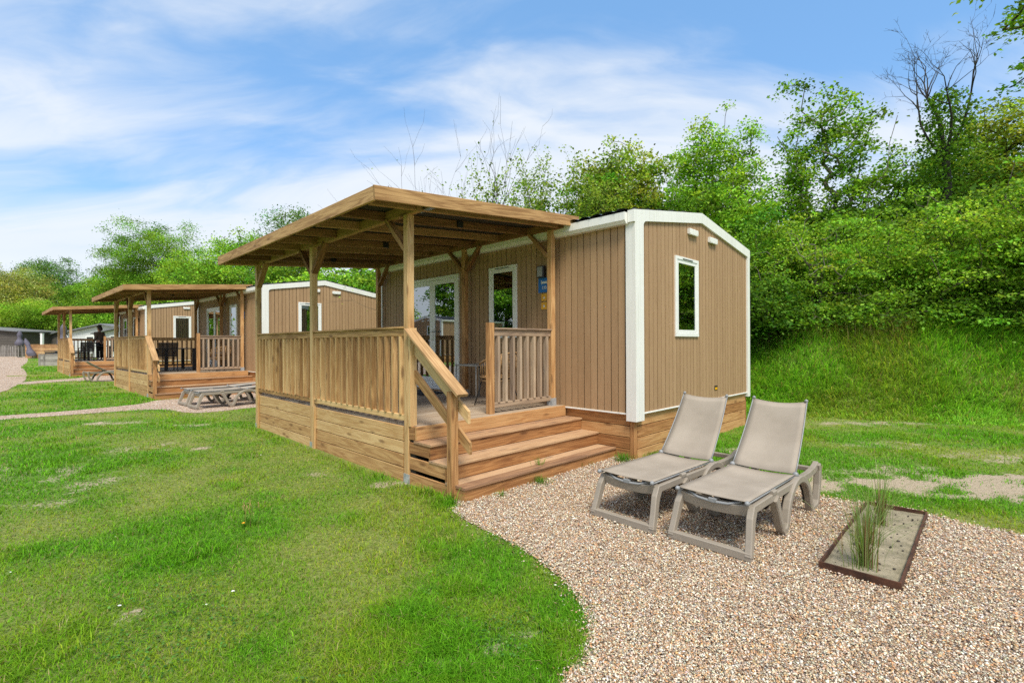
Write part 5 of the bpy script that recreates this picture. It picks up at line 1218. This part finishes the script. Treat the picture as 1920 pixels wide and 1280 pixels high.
bush('maple_bush', 1125, 18.5, 290, 84, 'maple bush between the taller birch and the cabin roof', 'maple', 190, 130, .11, 54); bush('maple_bush', 945, 19, 325, 66, 'maple bush low behind the shorter birch', 'fresh', 120, 120, .11, 55)
# behind the porch and along the row
GL = 'trees along the row of cabins'
for i, (u, Y, vt, hw, pal, lb) in enumerate(((690, 24, 492, 62, 'maple', 'bush between the posts of the nearest porch, right one'), (610, 25, 480, 66, 'fresh', 'bush between the posts of the nearest porch, middle one'), (535, 27, 470, 60, 'maple', 'bush between the posts of the nearest porch, left one'))):
    bush('maple_bush', u, Y, vt, hw, lb, pal, 190, 120, .14, 60 + i, 640, cr=.55, grp=GL)
def far(name, u, Y, vt, hw, lb, pal, n, lv, ls, seed, cz=.5, **k): return tall(name, u, Y, vt, hw, lb, pal, int(n * 1.5), int(lv * 1.9), ls * .66, seed, cz, zs=.55, rough=.12, cr=k.pop('cr', .75), group=GL, tr=k.pop('tr', .16), **k)
far('grey_green_tree', 540, 34, 400, 66, 'blue green tree top showing above the porch roof', 'blue', 190, 110, .19, 70)
far('lime_tree', 455, 33, 428, 80, 'bright green lime tree left of the porch roof', 'fresh', 240, 130, .19, 71)
far('lime_tree', 372, 38, 470, 80, 'bright green lime tree behind the middle veranda roof', 'fresh', 230, 130, .20, 72)
far('oak_tree', 292, 62, 408, 96, 'tall broad oak with dark gaps rising over the second veranda', 'maple', 430, 125, .24, 73, .55, cr=.95, shell=.35)
far('lime_tree', 232, 60, 492, 74, 'yellow green lime tree left of the tall oak', 'fresh', 230, 130, .21, 74)
far('lime_tree', 168, 63, 510, 58, 'small green tree above the farthest veranda roof', 'maple', 190, 120, .24, 75)
far('dark_tree', 96, 72, 478, 62, 'dark green round topped tree far to the left', 'blue', 210, 120, .28, 76, .6, cr=1.)
far('chestnut_tree', 24, 64, 488, 62, 'beige flowering tree at the left edge', 'beige', 240, 140, .26, 77, .5, cr=.95)
far('field_maple', 70, 62.5, 556, 74, 'low spreading yellow green tree over the parasols', 'hawthorn', 230, 150, .19, 78, .72, cr=.7, low=.35)
far('dark_tree', -85, 76, 470, 90, 'dark tree beyond the left edge', 'dark', 200, 120, .28, 79)
far('hedge_tree', 130, 66, 585, 70, 'low dark tree behind the pale chalets', 'dark', 160, 130, .24, 80, .45); far('hedge_tree', 300, 56, 560, 70, 'dark leafy tree closing the gap behind the middle cabin', 'maple', 180, 130, .22, 81, .45); far('hedge_tree', 415, 40, 545, 60, 'leafy tree low behind the middle cabin roof', 'maple', 170, 130, .19, 82, .45)
# beyond the lane, mirrored in the glass
for i, (q, p, h) in enumerate(((-25, 28, 8.5), (-27, 38, 10), (-25, 48, 9))):
    x_, y_ = W(q, p); tree('lane_tree', x_, y_, ('bushy tree across the lane mirrored in the window glass', 'tall tree across the lane mirrored in the door glass', 'rounded tree across the lane mirrored in the far door')[i], h, [(0, 0, h * .6, 2.6, 2.6, h * .38)], 120, 110, .8, .25, 'maple', 'bark', 'trees across the lane', 90 + i, .2)
def woodland():
    rng = np.random.default_rng(77); Ps = []
    n = 95000; p = rng.uniform(-16, 24, n); q = rng.uniform(12.5, 20, n); x, y = W(q, p); top = 2.2 + 3.6 * fbm(p * .35, q * .35, 3); z = tz(x, y) + top * rng.random(n) ** .8
    Ps.append(np.column_stack([x, y, z])); n = 60000; p = rng.uniform(24, 75, n); q = rng.uniform(9, 24, n); x, y = W(q, p); z = tz(x, y) + 4.5 * rng.random(n); Ps.append(np.column_stack([x, y, z]))
    n = 40000; a = np.radians(rng.uniform(-58, -36, n)); r = rng.uniform(88, 105, n); Ps.append(np.column_stack([r * np.sin(a), r * np.cos(a), 6 * rng.random(n)]))
    for P, s, pal, nm, lb in ((Ps[0], .17, 'dark', 'undergrowth', 'dark leafy undergrowth filling the space behind the bank bushes'), (np.concatenate(Ps[1:]), .42, 'dark', 'woodland', 'dark woodland mass closing the view behind the row')):
        cl = fbm(P[:, 0] * .7, P[:, 2] * .9 + P[:, 1] * .4, 2); P = P[cl > .36]
        V, T, C = leaves_np(P, s, PAL[pal] + PAL['maple'][:3], rng, .25); o = np_mesh(nm, V, T, M['leaf'], C); tag(o, lb, 'woodland', kind='stuff')
woodland()
# ------------------------------------------------------------------ sky, sun, camera
SUN = Vector((.15, -.62, 1.0)).normalized(); EL = math.asin(SUN.z)
w = bpy.data.worlds.new('World'); SC.world = w; w.use_nodes = True; t = w.node_tree; t.nodes.clear()
def N(ty, **k):
    nd = t.nodes.new(ty)
    for a, v in k.items():
        if a[0] == '_': setattr(nd, a[1:], v)
        else:
            s_ = nd.inputs[int(a[1:]) if a[0] == 'i' and a[1:].isdigit() else a]
            if isinstance(v, bpy.types.NodeSocket): t.links.new(v, s_)
            else: s_.default_value = v
    return nd
MA = lambda op, a, b=0., c=0.: N('ShaderNodeMath', _operation=op, i0=a, i1=b, i2=c).outputs[0]
sky = N('ShaderNodeTexSky', _sky_type='NISHITA', _sun_disc=False, _sun_elevation=EL, _sun_rotation=math.atan2(SUN.x, SUN.y), _air_density=1.0, _dust_density=.6, _ozone_density=1.6)
d = N('ShaderNodeTexCoord').outputs['Generated']; sx = N('ShaderNodeSeparateXYZ', i0=d); dx, dy, dz = sx.outputs
zz = MA('ADD', MA('MAXIMUM', dz, 0.), .22)
pv = N('ShaderNodeCombineXYZ', i0=MA('DIVIDE', dx, zz), i1=MA('DIVIDE', dy, zz), i2=0.).outputs[0]
mp = N('ShaderNodeMapping', Vector=pv, Location=SKYLOC, Rotation=(0, 0, .55), Scale=(.55, 1.25, 1)).outputs[0]
warp = N('ShaderNodeTexNoise', Vector=mp, Scale=1.1, Detail=3.)
wv = N('ShaderNodeVectorMath', _operation='MULTIPLY_ADD', i0=warp.outputs['Color'], i1=(.9, .9, 0), i2=mp).outputs[0]
n1 = N('ShaderNodeTexNoise', Vector=wv, Scale=1.15, Detail=10., Roughness=.56).outputs[0]
bias = MA('MULTIPLY', MA('SUBTRACT', .44, dz), .58)
back = MA('MULTIPLY', MA('MAXIMUM', MA('MULTIPLY', dy, -1.), 0.), .16)
side = MA('MULTIPLY', dx, -.06)
over = MA('MULTIPLY', MA('MAXIMUM', MA('SUBTRACT', dz, .6), 0.), 1.6)
m = MA('ADD', MA('ADD', n1, bias), MA('ADD', MA('ADD', back, over), MA('ADD', side, MA('MULTIPLY', MA('MINIMUM', MA('MAXIMUM', MA('MULTIPLY', MA('SUBTRACT', .46, dz), 5.), 0.), 1.), .05))))
cr = N('ShaderNodeValToRGB', Fac=m); e = cr.color_ramp.elements; e[0].position = .44; e[0].color = (0, 0, 0, 1); e[1].position = .70; e[1].color = (1, 1, 1, 1); cr.color_ramp.interpolation = 'EASE'
shade = N('ShaderNodeTexNoise', Vector=wv, Scale=2.3, Detail=5.).outputs[0]
cc = N('ShaderNodeMix', _data_type='RGBA', i0=shade); cc.inputs[6].default_value = (*[c * CLOUD for c in (.80, .88, .97)], 1); cc.inputs[7].default_value = (*[c * CLOUD for c in (1., 1.02, 1.05)], 1)
skc = N('ShaderNodeMix', _data_type='RGBA', _blend_type='MULTIPLY', i0=1.); t.links.new(sky.outputs[0], skc.inputs[6]); skc.inputs[7].default_value = (*SKYMUL, 1)
sk2 = N('ShaderNodeMix', _data_type='RGBA', i0=.6); t.links.new(skc.outputs[2], sk2.inputs[6]); sk2.inputs[7].default_value = (.90, 2.0, 3.5, 1)
mx = N('ShaderNodeMix', _data_type='RGBA', i0=MA('MULTIPLY', cr.outputs[0], .9)); t.links.new(sk2.outputs[2], mx.inputs[6]); t.links.new(cc.outputs[2], mx.inputs[7])
bg = N('ShaderNodeBackground', Color=mx.outputs[2], Strength=SKYSTR); t.links.new(bg.outputs[0], N('ShaderNodeOutputWorld').inputs[0])
sun = bpy.data.lights.new('sun', 'SUN'); sun.energy = SUNSTR; sun.angle = math.radians(20); sun.color = (1., .93, .80)
so = bpy.data.objects.new('sun', sun); COL.objects.link(so); so.rotation_euler = (-SUN).to_track_quat('-Z', 'Y').to_euler()
cam = bpy.data.cameras.new('camera'); co = bpy.data.objects.new('camera', cam); COL.objects.link(co)
cam.sensor_width = 36; cam.lens = F / 1920 * 36; cam.shift_y = (V0 - 640) / 1920; cam.clip_end = 2000; cam.clip_start = .05
co.location = (0, 0, HC); co.rotation_euler = (PI / 2, ROLL, 0); SC.camera = co
SC.view_settings.view_transform = 'Standard'; SC.view_settings.look = 'None'; SC.view_settings.exposure = EXPO; SC.view_settings.gamma = 1
cy = SC.cycles; cy.max_bounces = 8; cy.diffuse_bounces = 4; cy.transparent_max_bounces = 16; cy.use_denoising = False; cy.sample_clamp_indirect = 8
